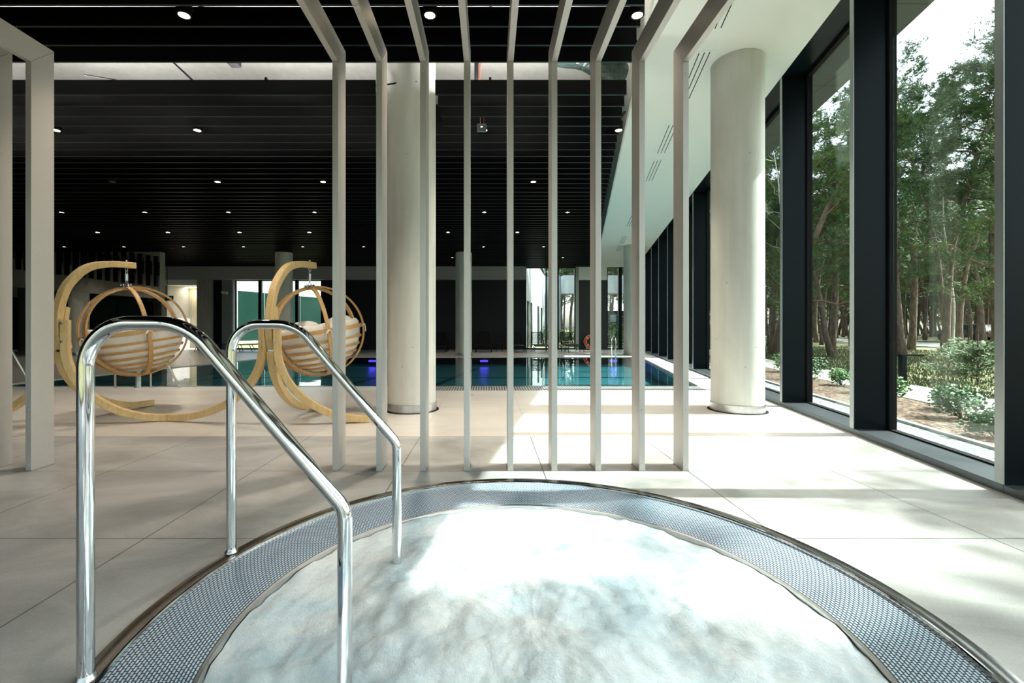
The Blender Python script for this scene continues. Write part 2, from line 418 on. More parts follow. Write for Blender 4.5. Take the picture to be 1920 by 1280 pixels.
# ------------------------------------------------------------------ whirlpool
tub = thing('whirlpool', (CX,CY,0), 'round whirlpool sunk in the grey tiled floor with woven overflow rim', 'whirlpool')
def lathe_part(prof, name, m, n=192, auto=40):
    o = MB().lathe([(r, z) for r, z in prof], n, (0,0,0)).build(name, m, tub, smooth=True, auto=auto); return o
lathe_part([(1.570,-.03),(1.570,.004),(1.576,.009),(1.640,.009),(1.650,.003),(1.650,-.002),(1.615,-.002),(1.615,-.05),(1.570,-.05)], 'rim', M['rim'])
lathe_part([(1.563,-.02),(1.563,.006),(1.568,.0115),(1.5745,.0115),(1.5745,-.02)], 'bright_trim', M['chrome'])
# grating cone with uv
prof = [(1.568,-.004),(1.47,-.018),(1.37,-.035),(1.285,-.055)]
nseg = 256; vs = []; fs = []; uvs = []
for i, (r, z) in enumerate(prof):
    for k in range(nseg): vs.append((r*C(2*PI*k/nseg), r*S(2*PI*k/nseg), z))
me = bpy.data.meshes.new('overflow_grating')
for i in range(len(prof)-1):
    for k in range(nseg):
        fs.append((i*nseg+k, i*nseg+(k+1) % nseg, (i+1)*nseg+(k+1) % nseg, (i+1)*nseg+k))
me.from_pydata(vs, [], fs); ul = me.uv_layers.new(name='uv'); li = 0
for i in range(len(prof)-1):
    for k in range(nseg):
        u0 = 9.4*k/nseg; u1 = 9.4*(k+1)/nseg; v0 = prof[i][0]; v1 = prof[i+1][0]
        for uv in ((u0,v0),(u1,v0),(u1,v1),(u0,v1)):
            ul.data[li].uv = uv; li += 1
me.materials.append(M['grate']); me.polygons.foreach_set('use_smooth', [True]*len(me.polygons))
bm = bmesh.new(); bm.from_mesh(me); bmesh.ops.recalc_face_normals(bm, faces=bm.faces)
if sum(f.normal.z for f in bm.faces) < 0:
    bmesh.ops.reverse_faces(bm, faces=bm.faces)
bm.to_mesh(me); bm.free()
o = bpy.data.objects.new('overflow_grating', me); COL.objects.link(o); o.parent = tub
lathe_part([(1.285,-.055),(1.275,-.06),(1.265,-.11),(1.262,-.9),(.05,-.95),(0,-.95)], 'tub_wall', M['steel'])
# foam surface
NR, NA = 90, 260; vs = []; fs = []
RW = 1.2675
for i in range(NR+1):
    r = RW*i/NR
    for k in range(NA):
        q = 2*PI*k/NA; x, y = r*C(q), r*S(q)
        e = (r/RW)
        amp = .020*(1 - e**6) + .008
        h = mnoise.fractal(Vector((x*1.7+3, y*1.7, .3)), 1.0, 2.0, 4)*amp*1.5 + mnoise.fractal(Vector((x*9, y*9, 1.7)), .9, 2.1, 4)*.013
        jet = .035*math.exp(-((x-.1)**2+(y-.1)**2)/.35) + .02*math.exp(-((x+.55)**2+(y+.2)**2)/.12)
        z = -.078 + h + jet
        vs.append((x, y, min(z, .02)))
for i in range(NR):
    for k in range(NA):
        fs.append((i*NA+k, i*NA+(k+1) % NA, (i+1)*NA+(k+1) % NA, (i+1)*NA+k))
w = MB(); w.v = vs; w.f = fs
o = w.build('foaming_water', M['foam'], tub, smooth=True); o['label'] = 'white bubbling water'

# ------------------------------------------------------------------ swimming pool
pl = thing('swimming_pool', (FX(-5,9.2),9.2,0), 'long teal swimming pool flush with the deck beyond the portal frames', 'swimming pool')
L0 = pl.location.copy()
def pbox(mb, name, m, smooth=False):
    return mb.build(name, m, pl, smooth=smooth) if False else _abs(mb, name, m, pl, L0)
def _abs(mb, name, m, parent, L, smooth=False, bevel=0, auto=None):
    mb.v = [tuple(Vector(v) - Vector(L)) for v in mb.v]
    return mb.build(name, m, parent, smooth=smooth, bevel=bevel, auto=auto)
WN = 9.2; WR = 2.38; WL = -12.0
def para(a0, a1, y0, y1): return [(FX(a0,y0),y0),(FX(a1,y0),y0),(FX(a1,y1),y1),(FX(a0,y1),y1)]
_abs(MB().prism(para(WL,WR-.12,WN,PF), -.42, -.38), 'basin_floor', M['teal_tile'], pl, L0)
b = MB(); b.prism(para(WL-.12,WL,WN-.1,PF+.1), -.4, -.03); b.prism(para(WR-.12,WR,WN-.1,PF+.1), -.4, -.02)
b.prism(para(WL,WR-.12,WN-.12,WN), -.4, -.02); b.prism(para(WL,WR-.12,PF,PF+.12), -.4, -.02)
_abs(b, 'basin_wall', M['teal_tile'], pl, L0)
b = MB()
for a in (-11.2,-8.8,-6.4,-4.0): b.prism(para(a,a+.2,WN+.9,PF-.9), -.38, -.376)
for y in (11.6, 14.0): b.prism(para(WL+.2,WR-.3,y,y+.12), -.38, -.375)
_abs(b, 'lane_marking', M['lane'], pl, L0)
_abs(MB().add([(x, y, -.02) for x, y in para(WL,WR-.12,WN,PF)], [(0,1,2,3)]), 'water_surface', M['water'], pl, L0)
b = MB().prism([(FX(WL,WN-.1),WN-.1),(FX(WR,WN-.1),WN-.1),(FX(WR,WN),WN),(FX(WL,WN),WN)], -.05, .008)
b.prism(para(WR-.1,WR,WN,PF), -.05, .008)
_abs(b, 'pool_edge', M['steel'], pl, L0)
o = _abs(MB().prism(para(WL,-2.95,PN,WN-.1), -.04, .0), 'edge_stone', M['deck_edge'], pl, L0)
o = _abs(MB().prism([(FX(-2.95,PN),PN),(FX(WR,PN),PN),(FX(WR,WN-.1),WN-.1),(FX(-2.95,WN-.1),WN-.1)], -.04, .002), 'overflow_grating', M['grate2'], pl, (0,0,0)); o.location = -L0
for (x, z) in ((-.2, -.17),(4.9,-.17),(-4.6,-.17),(-8.2,-.17)):
    q = _abs(MB().box(x-.15,x+.15,PF-.03,PF-.001,z-.03,z+.05), 'underwater_lamp', M['blueled'], pl, L0, bevel=.01)
    ld = bpy.data.lights.new('blue_lamp_light','AREA'); ld.energy = 2.5; ld.color = (.12,.06,1); ld.size = .25
    lo = bpy.data.objects.new('blue_lamp_light', ld); COL.objects.link(lo); lo.location = Vector((x,PF-.06,z)) - L0; lo.rotation_euler = (-PI/2,0,0); lo.parent = pl

# pool edge white strip on the window side
o = MB().prism(para(WR, 3.02, PN, PF+.3), .0, .003).build('floor', M['deck_edge']); struct(o)

# ------------------------------------------------------------------ handrails into the whirlpool
def fillet(pts, rad, seg=10):
    out = [Vector(pts[0])]
    for i in range(1, len(pts)-1):
        p, a, b = Vector(pts[i]), Vector(pts[i-1]), Vector(pts[i+1]); r = rad[i-1]
        u = (a-p).normalized(); v = (b-p).normalized(); ang = u.angle(v); d = r/math.tan(ang/2)
        s = p+u*d; e = p+v*d; c = p + (u+v).normalized()*(r/S(ang/2))
        n = (s-c).cross(e-c).normalized(); tot = (s-c).angle(e-c)
        for k in range(seg+1): out.append(c + Matrix.Rotation(tot*k/seg, 3, n) @ (s-c))
    out.append(Vector(pts[-1])); return out
for y, lab in ((1.54, 'thick chrome grab rail standing on the near curve of the whirlpool rim'), (2.41, 'chrome grab rail on the whirlpool rim nearer the portal frames')):
    t = thing('grab_rail', (-1.365,y,.012), lab, 'handrail', 'chrome rails down into the whirlpool')
    pts = fillet([(0,0,.0),(0,0,1.2),(.345,0,1.2),(.877,0,.57),(.877,0,-.8)], [.15,.22,.09], 14)
    ru = MB().tube(pts, .0245, 28).build('rail_tube', M['chrome'], t, smooth=True, auto=50)
    MB().lathe([(.0246,.016),(.0275,.007),(.032,.001),(.033,-.004)], 32).build('base_collar', M['steel'], ru, smooth=True)

# ------------------------------------------------------------------ portal frames (screen around the whirlpool)
proto = None
ORD = ['first','second','third','fourth','fifth','sixth','seventh','eighth','ninth']
YP = 3.78
for i in [-8,-7] + list(range(9)):
    x = -1.278 + .3642*i
    if proto is None:
        t = thing('portal_frame', (x,YP,0), '', 'portal frame', 'champagne metal portal frames around the whirlpool')
        w2 = .024
        b = MB()
        b.add([(-w2,0,0),(w2,0,0),(w2,.2,0),(-w2,.2,0),(-w2,0,3.4),(w2,0,3.4),(w2,.2,3.6),(-w2,.2,3.6)], [(0,3,2,1),(4,5,6,7),(0,1,5,4),(1,2,6,5),(2,3,7,6),(3,0,4,7)])
        up = b.build('upright', M['portal'], t, bevel=.0015)
        b = MB(); b.add([(-w2,0,3.402),(w2,0,3.402),(w2,.2,3.602),(-w2,.2,3.602),(-w2,-5.0,3.402),(w2,-5.0,3.402),(w2,-5.2,3.602),(-w2,-5.2,3.602)], [(0,1,2,3),(4,7,6,5),(0,4,5,1),(1,5,6,2),(2,6,7,3),(3,7,4,0)])
        b.build('top_beam', M['portal'], t, bevel=.0015)
        b = MB(); b.add([(-w2,-5.0,0),(w2,-5.0,0),(w2,-5.2,0),(-w2,-5.2,0),(-w2,-5.0,3.4),(w2,-5.0,3.4),(w2,-5.2,3.6),(-w2,-5.2,3.6)], [(0,1,2,3),(4,7,6,5),(0,4,5,1),(1,5,6,2),(2,6,7,3),(3,7,4,0)])
        b.build('upright', M['portal'], t, bevel=.0015)
        for z in (.043,.51,3.31):
            q = MB().tube([(0,.001,z),(0,-.004,z)], [.009,.007], 12).build('bolt', M['bolt'], up, smooth=True, auto=40)
        MB().box(-.03,.03,.0,.2,0,.004).build('foot_plate', M['steel'], up)
        proto = t
    else:
        t = copy_tree(proto); t.location = (x,YP,0)
    if i < 0: t['label'] = ('champagne metal portal frame standing apart beside the hanging chair, nearer the chrome rail' if i == -7 else 'outermost portal frame at the picture edge, farthest from the window wall')
    else: t['label'] = 'slim champagne portal frame, %s of nine counted away from the hanging chairs' % ORD[i]

# ------------------------------------------------------------------ round columns
def column(x, y, z1, lab, r=.345):
    t = thing('concrete_column', (x,y,0), lab, 'column', 'round concrete columns')
    MB().lathe([(0,.105),(r,.105),(r,z1),(0,z1)], 96).build('shaft', M['concrete'], t, smooth=True, auto=40)
    MB().lathe([(r+.012,.0),(r+.012,.11),(r-.01,.115)], 96).build('steel_skirt', M['steel'], t, smooth=True, auto=40)
    MB().lathe([(r+.0,.002),(r+.045,.006),(r+.045,.0)], 64).build('floor_gasket', M['blackmatt'], t)
column(3.57,6.55,ZS(6.4), 'round concrete column beside the tall windows, half in sunlight')
column(-1.12,6.6,5.6, 'tall round concrete column behind the slim metal frames')
column(6.06,19.3,ZS(19.1), 'distant round concrete column at the far poolside next to the window wall')
column(-1.07,19.2,4.3, 'distant slender concrete column across the pool in front of charcoal panels')
column(-8.65,19.2,4.3, 'distant concrete column rising behind the curved swing stand')

# ------------------------------------------------------------------ glazed wall (right)
i = 0
BAY = 1.8*math.sqrt(1+K*K)
for k in range(-5, 11):
    yi = 5.08 + 1.8*k; i += 1
    t = bpy.data.objects.new('window_%d' % i, None); COL.objects.link(t); t.location = (FX(3.05,yi),yi,0); t.rotation_euler = (0,0,ANG); t['kind'] = 'structure'
    za, zb = ZS(yi), ZS(yi+1.8)
    def zt(x, y, za=za, zb=zb): return za + (zb-za)*y/BAY
    MB().prism([(.006,0),(.35,0),(.35,.07),(.006,.07)], .06, za).build('mullion_fin', M['fin'], t, bevel=.003)
    MB().box(0,.006,-.002,.072,.06,za-.003).build('fin_edge', M['finedge'], t)
    b = MB().box(.33,.40,.07,.105,.06,za-.02); b.box(.33,.40,BAY-.035,BAY,.06,zb); b.box(.33,.40,.105,BAY-.035,.06,.075)
    b.prism([(.33,.105),(.40,.105),(.40,BAY-.035),(.33,BAY-.035)], lambda x,y: zt(x,y)-.05, lambda x,y: zt(x,y)+.02)
    b.build('window_frame', M['blackmatt'], t)
    MB().box(.0,.40,-.0,BAY,-.02,.06).build('window_sill', M['sill'], t, bevel=.004)
    MB().prism([(.362,.105),(.374,.105),(.374,BAY-.035),(.362,BAY-.035)], .075, lambda x,y: zt(x,y)-.05).build('pane', M['glass'], t)
# header above panes + exterior overhang
def strip(a0, a1, y0, y1, z0, z1, name, m, seg=1):
    return MB().prism(para(a0,a1,y0,y1), z0, z1)
o = MB().prism(para(3.05,3.46,YB,YF+.4), lambda x,y: ZS(y)+.0, lambda x,y: ZS(y)+.5).build('trim_1', M['fin']); struct(o)
b = MB().prism(para(3.46,4.25,YB,30), lambda x,y: 5.16-.010*y, lambda x,y: 5.75-.01*y)
o = b.build('ceiling', M['soffit_ext'], loc=(0,0,0)); o.rotation_euler = (0,0,0); struct(o)
# white soffit
o = MB().prism(para(.87,3.05,YB,YF+.4), lambda x,y: ZS(y), lambda x,y: ZS(y)+.03).build('ceiling', M['white']); struct(o)
o = MB().prism(para(.84,.87,YB,YF+.4), lambda x,y: ZS(y), lambda x,y: 5.75).build('trim_2', M['concrete']); struct(o)
# linear slot diffusers
PROTO = None
for j, (yc, ln) in enumerate(((5.2,1.3),(6.9,1.3),(9.05,1.35),(10.75,1.4),(13.6,1.4),(15.3,1.4),(18.2,1.4),(19.9,1.4))):
    ang = math.atan(K)
    WH = ['above the near column','just past the near column top','midway along the soffit, closer','midway along the soffit, second of the pair','third pair, closer one','third pair, farther one','far pair before the distant column','farthest one by the distant column'][j]
    t = thing('air_diffuser', (FX(1.72,yc),yc,ZS(yc)), 'slotted air diffuser in the white soffit, %s' % WH, 'air vent', 'linear air diffusers in the white soffit', ANG)
    t.rotation_euler = (-.027, 0, ANG)
    MB().box(-.15,.15,-ln/2,ln/2,-.006,.004).build('frame', M['white'], t)
    for q in range(3):
        MB().box(-.075+q*.07,-.063+q*.07,-ln/2+.03,ln/2-.03,-.009,-.004).build('slot', M['blackmatt'], t)
# gap between soffit pieces (thin shadow joints)
# ------------------------------------------------------------------ ceilings: slab and black slats
o = MB().prism([(WLEFT,YB),(FX(.85,YB),YB),(FX(.85,YF),YF),(WLEFT,YF)], 5.6, 5.8).build('ceiling', M['slab']); struct(o)
def xe(y): return .62 + K*y
def slats(ys):
    b = MB()
    e = MB()
    for y in ys:
        cuts = [(WLEFT, xe(y))]
        if 6.0 < y < 7.15: cuts = [(WLEFT, -1.52), (-.72, xe(y))]
        for x0, x1 in cuts:
            b.box(x0, x1, y-.012, y+.012, 4.306, 4.5); e.box(x0, x1, y-.012, y+.012, 4.3, 4.306)
    struct(e.build('ceiling', M['slatedge']))
    return b
near = [5.34-.315*i for i in range(0, 33)]
far = [6.10+.315*i for i in range(0, 57) if 6.10+.315*i < YF-.1]
o = slats(near).build('ceiling', M['black']); struct(o)
o = slats(far).build('ceiling', M['black']); struct(o)
# carrier rails above slats
b = MB()
for x in range(-21, 3, 3):
    b.box(x, x+.03, YB, 5.36, 4.5, 4.53)
    yy = max(6.08, (x-.62)/K) if x > 0 else 6.08
    if yy < YF: b.box(x, x+.03, yy, YF, 4.5, 4.53)
o = b.build('ceiling', M['blackmatt']); struct(o)
b = MB(); b.prism([(WLEFT,YB),(FX(.6,YB),YB),(FX(.6,5.2),5.2),(WLEFT,5.2)], 4.9, 4.91)
o = b.build('ceiling', M['blackmatt']); struct(o)
b = MB(); b.prism([(WLEFT,7.6),(FX(.6,7.6),7.6),(FX(.6,YF),YF),(WLEFT,YF)], 4.9, 4.91)
o = b.build('ceiling', M['blackmatt']); struct(o)

# downlights
rows = [(30,[(345,1),(806,1),(1195,1)]), (245,[(105,1),(370,1),(907,1),(1160,1)]), (341.5,[(211,0),(408,1),(606,1),(1000,1)]),
        (398.5,[(116,1),(272,1),(429,1),(590,1),(908,1),(1064,1)]), (436,[(183,1),(315,1),(449,1),(580,1),(840,1),(970,1)]),
        (463,[(121,1),(233,1),(345,1),(457,1),(568,1),(682,1),(907,1),(1019,1)]), (483.5,[(1055,1),(955,1),(848,1),(550,0),(450,0)]), (497.5,[(821,0),(908,0),(996,0),(1083,0)])]
proto = None
RN = ['first row over the frames','second row','third row','fourth row','fifth row','sixth row','seventh row','last row by end wall']
bulb = bpy.data.lights.new('downlight_beam', 'SPOT'); bulb.energy = 210; bulb.color = (1,.86,.70); bulb.spot_size = math.radians(95); bulb.spot_blend = .8; bulb.shadow_soft_size = .05
bulb2 = bulb.copy(); bulb2.energy = 52
for ri, (py, xs) in enumerate(rows):
    y = 3.1*853.33/(612-py)
    for xi, (px, on) in enumerate(xs):
        x = (px-917)/853.33*y
        t = thing('downlight', (x,y,4.3), '', 'ceiling light', 'round recessed downlights in the black slatted ceiling')
        MB().lathe([(.052,.03),(.052,.004),(.066,.002),(.070,.01),(.070,.14),(0,.14)], 24).build('housing', M['black'], t, smooth=True, auto=40)
        MB().lathe([(0,.006),(.052,.006),(.052,.012)], 20).build('lens', M['led'] if on else M['ledoff'], t)
        MB().box(-.015,.015,-.32,.32,.14,.16).build('mounting_bar', M['blackmatt'], t)
        if on:
            lo = bpy.data.objects.new('beam', bulb if ri < 2 else bulb2); COL.objects.link(lo); lo.parent = t; lo.location = (0,0,-.01)
        t['label'] = '%s downlight, %s of the slat ceiling, %s from the stairs' % ('glowing' if on else 'unlit', RN[ri], ORD[xi])

# ------------------------------------------------------------------ things up in the ceiling slot
t = thing('ceiling_sensor', (-3.5,6.25,4.9), 'small black box sensor hanging in the bright ceiling slot beside thin cables', 'sensor')
b = MB().box(-.07,.07,-.06,.06,-.12,.06); b.build('body', M['blackmatt'], t, bevel=.01); MB().tube([(0,0,.06),(0,0,.7)], .006, 6).build('drop_wire', M['steel'], t)
t = thing('gateway_box', (-.11,6.75,4.12), 'small grey wireless box hanging just under the black slats between two frames', 'device box')
MB().box(-.07,.07,-.03,.03,-.03,.08).build('body', mat('grey_plastic', (.10,.12,.13), .4, noise=(9,.3,(.09,.11,.12))), t, bevel=.008)
MB().tube([(.03,0,.08),(.03,0,.3)], .005, 6).build('red_cable', M['red'], t); MB().tube([(-.02,0,.08),(-.02,0,.3)], .004, 6).build('wire', M['steel'], t)
MB().box(-.012,.012,-.034,-.029,.02,.035).build('status_lamp', mat('small_white_lamp', (.9,.9,.9), .4, emit=((1,1,1),3), noise=(5,.2,(.8,.8,.8))), t)
t = thing('suspended_cable_joint', (-.18,6.5,4.85), 'dark cable connector with red cable hanging in the ceiling slot', 'cable connector')
MB().box(-.03,.03,-.02,.02,-.12,.12).build('body', M['blackmatt'], t, bevel=.006)
MB().tube([(.045,0,-.4),(.045,0,-.05),(.05,0,.1),(.09,0,.3),(.16,0,.5),(.2,0,.72)], .008, 8).build('red_cable', M['red'], t, smooth=True)
MB().tube([(0,0,-.4),(0,0,.74)], .004, 6).build('wire', M['steel'], t)
pts = [(-5.6+.2*i, 6.3+.02*S(i*1.3), 4.56+.02*S(i*.9)+(.0 if i > 3 else .12-.04*i)) for i in range(24)]
o = MB().tube(pts, .011, 6).build('electric_cable', M['blackmatt'], smooth=True, loc=pts[0]); tag(o, 'black electric cable lying along the slats in the bright slot', 'cable')
pts = [(-5.2+.1*i, 6.9-.05*i, 5.59-.09*i) for i in range(12)]
o = MB().tube(pts, .013, 6).build('electric_cable', M['blackmatt'], smooth=True, loc=pts[0]); tag(o, 'black cable dropping diagonally from the slab into the slot', 'cable')
b = MB()
pts = [(.75+.12*i, 6.35+.1*S(i*.8), 5.0+.09*S(i*.55)-.02*i) for i in range(10)]
o = b.tube(pts, [.05,.1,.15,.17,.18,.19,.2,.2,.2,.19], 14).build('flexible_duct', M['foil'], smooth=True, loc=pts[0]); tag(o, 'dark foil-wrapped air duct sagging in the ceiling slot near the soffit', 'duct')
o = MB().tube([(1.62,6.1,4.93),(1.95,6.15,4.93)], .13, 20).build('duct_end', M['blackmatt'], smooth=True, auto=40, loc=(1.62,6.1,4.93)); o.name = 'round_duct'; tag(o, 'short black round duct against the soffit edge in the slot', 'duct')

for j, (x, lab) in enumerate(((-13.5,'beyond the apart frames'),(-9.5,'on the hanging chairs side'),(-6.0,'by the black sensor'),(-3.0,'before the tall column'),(.3,'by the foil duct'))):
    t = thing('slot_fill_light', (x,6.26,4.42), 'added batten uplight hidden behind the slats, %s' % lab, 'ceiling light', 'added fill battens in the ceiling slot')  # hidden battens added to brighten the slab above the slot
    MB().box(-.6,.6,-.03,.03,-.03,.0).build('batten', M['blackmatt'], t); MB().box(-.58,.58,-.02,.02,.0,.008).build('diffuser', M['uplens'], t)
    ld = bpy.data.lights.new('batten_fill','AREA'); ld.shape = 'RECTANGLE'; ld.size = 1.1; ld.size_y = .05; ld.energy = 60; ld.color = (1,.99,.93)
    lo = bpy.data.objects.new('batten_fill', ld); COL.objects.link(lo); lo.parent = t; lo.location = (0,0,.02); lo.rotation_euler = (PI,0,0)

# ------------------------------------------------------------------ hanging chair stands
def stand(mx, my, ang, lab, l1, l3, l2):
    t = thing('swing_stand', (mx,my,0), lab, 'chair stand', 'curved wooden stands of the hanging chairs')
    d = Vector((S(ang), C(ang), 0)); s = Vector((C(ang), -S(ang), 0))
    def P3(u, l, z): return d*u + s*l + Vector((0,0,z))
    arc = []
    ctrl = [(.04,.93),(.0,1.1),(-.01,1.3),(.03,1.5),(.09,1.66),(.18,1.78),(.32,1.91),(.48,1.99),(.75,2.05),(1.13,2.08)]
    # catmull-rom smoothing
    for i in range(len(ctrl)-1):
        p0 = ctrl[max(i-1,0)]; p1 = ctrl[i]; p2 = ctrl[i+1]; p3 = ctrl[min(i+2,len(ctrl)-1)]
        for k in range(6):
            q = k/6
            arc.append(tuple(.5*((2*p1[j])+(-p0[j]+p2[j])*q+(2*p0[j]-5*p1[j]+4*p2[j]-p3[j])*q*q+(-p0[j]+3*p1[j]-3*p2[j]+p3[j])*q**3) for j in (0,1)))
    arc.append(ctrl[-1])
    m_ = MB().ribbon([P3(u,0,z) for u, z in arc], s, .085, .085).build('mast', M['stand'], t, bevel=.008)
    MB().ribbon([P3(u+.085,0,z) for u, z in arc if z < 1.45], s, .07, .06).build('backing_block', M['stand'], t, bevel=.006)
    def leg(sign, L, fw, top):
        pts = []
        for k in range(29):
            q = k/28*PI/2
            l = (1 - C(q)**1.0)*(L-.0); z = .045 + (top-.045)*(1-S(q))
            pts.append(P3(.0 + fw*(1-C(q)), sign*(.09 + l), z))
        dirv = (s*sign*L + d*fw).normalized(); side = Vector((-dirv.y, dirv.x, 0))
        # straight run-in against the mast
        pts = [pts[0] + Vector((0,0,.32)), pts[0] + Vector((0,0,.16))] + pts
        lg = MB().ribbon(pts, side, .075, .085).build('leg', M['stand'], t, bevel=.007)
        e = MB()
        for z in (.0,.22):
            q0 = P3(-.05, sign*.09, top+z+.06)
            e.tube([q0, q0 + d*-.012], .014, 10)
        e.build('bolt', M['bolt'], lg, smooth=True, auto=40)
    leg(-1, l1[0]-.09, l1[1], .96); leg(1, l3[0]-.09, l3[1], .96)
    pts = []
    for k in range(29):
        q = k/28*PI/2
        pts.append(P3(.03 + (l2)*(1-C(q)), 0, .045 + (.9-.045)*(1-S(q))))
    MB().ribbon(pts, s, .085, .08).build('leg', M['stand'], t, bevel=.007)
    hp = P3(1.0,0,2.03)
    e = MB().tube([P3(1.0,0,2.11), P3(1.0,0,2.14)], .012, 10); e.build('eye_nut', M['bolt'], m_, smooth=True)
    return t, Vector((mx,my,0)) + hp

def hanging_chair(hp, rz, tilt, caz, lab, grp='round wooden hanging chairs'):
    r = .63; drop = .275
    t = thing('hanging_chair', hp, lab, 'hanging chair', grp)
    # suspension
    b = MB()
    def link(z0, z1, rot):
        pts = []
        for k in range(14):
            q = 2*PI*k/14; a = .017*C(q); z = (z0+z1)/2 + (z1-z0)/2*S(q)
            pts.append((a*C(rot), a*S(rot), z))
        b.tube(pts, .0045, 6, closed=True)
    link(-.05,.0,0); link(-.09,-.035,PI/2)
    for k in range(3): link(-.255+.045*k, -.19+.045*k-.02, (k % 2)*PI/2)
    b.build('chain', M['bolt'], t, smooth=True)
    MB().tube([(0,0,-.185),(0,0,-.18),(0,0,-.085),(0,0,-.08)], [.008,.02,.02,.008], 14).build('spring', M['bolt'], t, smooth=True, auto=50)
    # frame empty is not needed: rotate mesh data
    R3 = Matrix.Translation((0,0,-drop)) @ Matrix.Rotation(tilt, 4, Vector((-S(caz), C(caz), 0))) @ Matrix.Rotation(rz, 4, 'Z')
    def T(mb): mb.v = [tuple(R3 @ Vector(v)) for v in mb.v]; return mb
    def az(p): return Vector((S(p), -C(p), 0))
    c = Vector((0,0,-r))
    def hoop(pA, full, name='hoop', w=.072, rr=r):
        a = az(pA); pts = []; ns = []
        n = 72 if full else 37
        rng = range(n) if full else range(n)
        for k in rng:
            q = 2*PI*k/72 if full else PI*k/36
            nn = a*S(q) + Vector((0,0,C(q)))
            pts.append(c + nn*rr); ns.append(nn)
        T(MB().ribbon(pts, None, w, .026, closed=full, normals=ns)).build(name, M['hoop'], t, bevel=.003)
    d_ = math.radians
    hoop(d_(82), True); hoop(d_(-58), True, rr=r-.022); hoop(d_(14), False, 'rib', .05, r-.012)
    def arcband(lat, p0, p1, w, tk, rr, name, mtl=M['hoop'], vert=True):
        pts = []; ns = []
        m_ = max(8, int(abs(p1-p0)/6))
        for k in range(m_+1):
            p = d_(p0 + (p1-p0)*k/m_)
            nn = az(p)*C(d_(lat)) + Vector((0,0,S(d_(lat))))
            pts.append(c + nn*rr); ns.append(nn)
        T(MB().ribbon(pts, None, w, tk, normals=ns)).build(name, mtl, t, bevel=.002)
    arcband(-1, -98, 122, .055, .024, r-.03, 'seat_rim')
    for la in (-15,-26,-37,-48,-59):
        arcband(la, -98, 122, 0.034, .012, r-.036, 'slat')
    arcband(-38, 122, 262, .026, .010, r-.036, 'slat'); arcband(-52, 122, 262, .026, .010, r-.036, 'slat'); arcband(-26, 122, 262, .04, .016, r-.03, 'slat')
    # cushion
    vs = []; fs = []; NU = 96
    prof = []
    for k in range(0, 13): prof.append((-88 + k*(84/12), r-.052))
    prof += [(3, r-.05),(8, r-.075),(9, r-.11),(6, r-.15),(-2, r-.175)]
    for k in range(0, 10): prof.append((-10 - k*8.4, r-.18))
    for (la, rr) in prof:
        for u in range(NU):
            p = 2*PI*u/NU; pd = (p*180/PI + 180) % 360 - 180
            front = max(0.0, C(p - d_(190)))     # the open side is cut lower
            seg = abs(S(p*3.5))**.6
            la2 = la if la < -30 else -30 + (la+30)*(1 - .62*front)
            la2 += (2.5*seg if la > -6 else 0)
            q = rr + .018*(seg-1) + .012*mnoise.noise(Vector((S(p)*3, C(p)*3, la*.06)))
            nn = az(p)*C(d_(la2)) + Vector((0,0,S(d_(la2))))
            vs.append(c + nn*q)
    m_ = len(prof)
    for i in range(m_-1):
        for u in range(NU): fs.append((i*NU+u, i*NU+(u+1) % NU, (i+1)*NU+(u+1) % NU, (i+1)*NU+u))
    mb = MB(); mb.add(vs, fs); T(mb).build('cushion', M['fabric'], t, smooth=True)
    # a folded back pillow
    for pz, lat in ((d_(-25),10),(d_(45),12)):
        mb = MB(); pv = []; pf = []
        ctr = c + az(pz)*(r-.21) + Vector((0,0,.03))
        xa = Vector((0,0,1)).cross(az(pz)).normalized(); ya = az(pz); 
        for i in range(13):
            th = PI*i/12
            for j in range(24):
                ph = 2*PI*j/24
                sx = abs(C(ph))**.6*(1 if C(ph) > 0 else -1); sy = abs(S(ph))**.8*(1 if S(ph) > 0 else -1)
                st = abs(S(th))**.6
                pv.append(ctr + xa*(.25*st*sx) + ya*(.085*st*sy) + Vector((0,0,.13*C(th)*(1+.05*S(ph*3)))))
        for i in range(12):
            for j in range(24): pf.append((i*24+j, i*24+(j+1) % 24, (i+1)*24+(j+1) % 24, (i+1)*24+j))
        mb.add(pv, pf); T(mb).build('pillow', M['fabric'], t, smooth=True)
    # ties
    for pd in (-58, 14, 82):
        nn = az(d_(pd)); mb = MB(); base = c + nn*(r-.0) + Vector((0,0,-.03)); tn = Vector((-nn.y, nn.x, 0))
        mb.tube([base + tn*(-.04) - nn*.03, base + tn*-.03 + nn*.018 + Vector((0,0,.02)), base + nn*.022 + Vector((0,0,.03)), base + tn*.035 + nn*.018 + Vector((0,0,.0)), base + tn*.045 + nn*.02 + Vector((0,0,-.05)), base + tn*.05 + nn*.018 + Vector((0,0,-.09))], .006, 6)
        mb.tube([base + nn*.022 + Vector((0,0,.03)), base + tn*-.05 + nn*.03 + Vector((0,0,-.02)), base + tn*-.06 + nn*.02 + Vector((0,0,-.08))], .006, 6)
        T(mb).build('tie', M['tie'], t, smooth=True)
    # hub
    mb = MB().lathe([(0,.03),(.07,.025),(.075,.012),(.0,.01)], 16)
    for k in range(6): mb.tube([(.055*C(k*PI/3), .055*S(k*PI/3), .0), (.055*C(k*PI/3), .055*S(k*PI/3), .045)], .009, 8)
    T(mb).build('hub_plate', M['bolt'], t, smooth=True, auto=40)
    return t
st1, hp1 = stand(-5.16,5.45,.02, 'curved pale wooden stand of the hanging chair beside the lone portal frame', (1.45,.23), (1.05,.37), 1.45)
st2, hp2 = stand(-2.62,5.45,.08, 'curved pale wooden stand of the hanging chair nearer the tall column', (1.49,.23), (1.095,.36), 1.2)
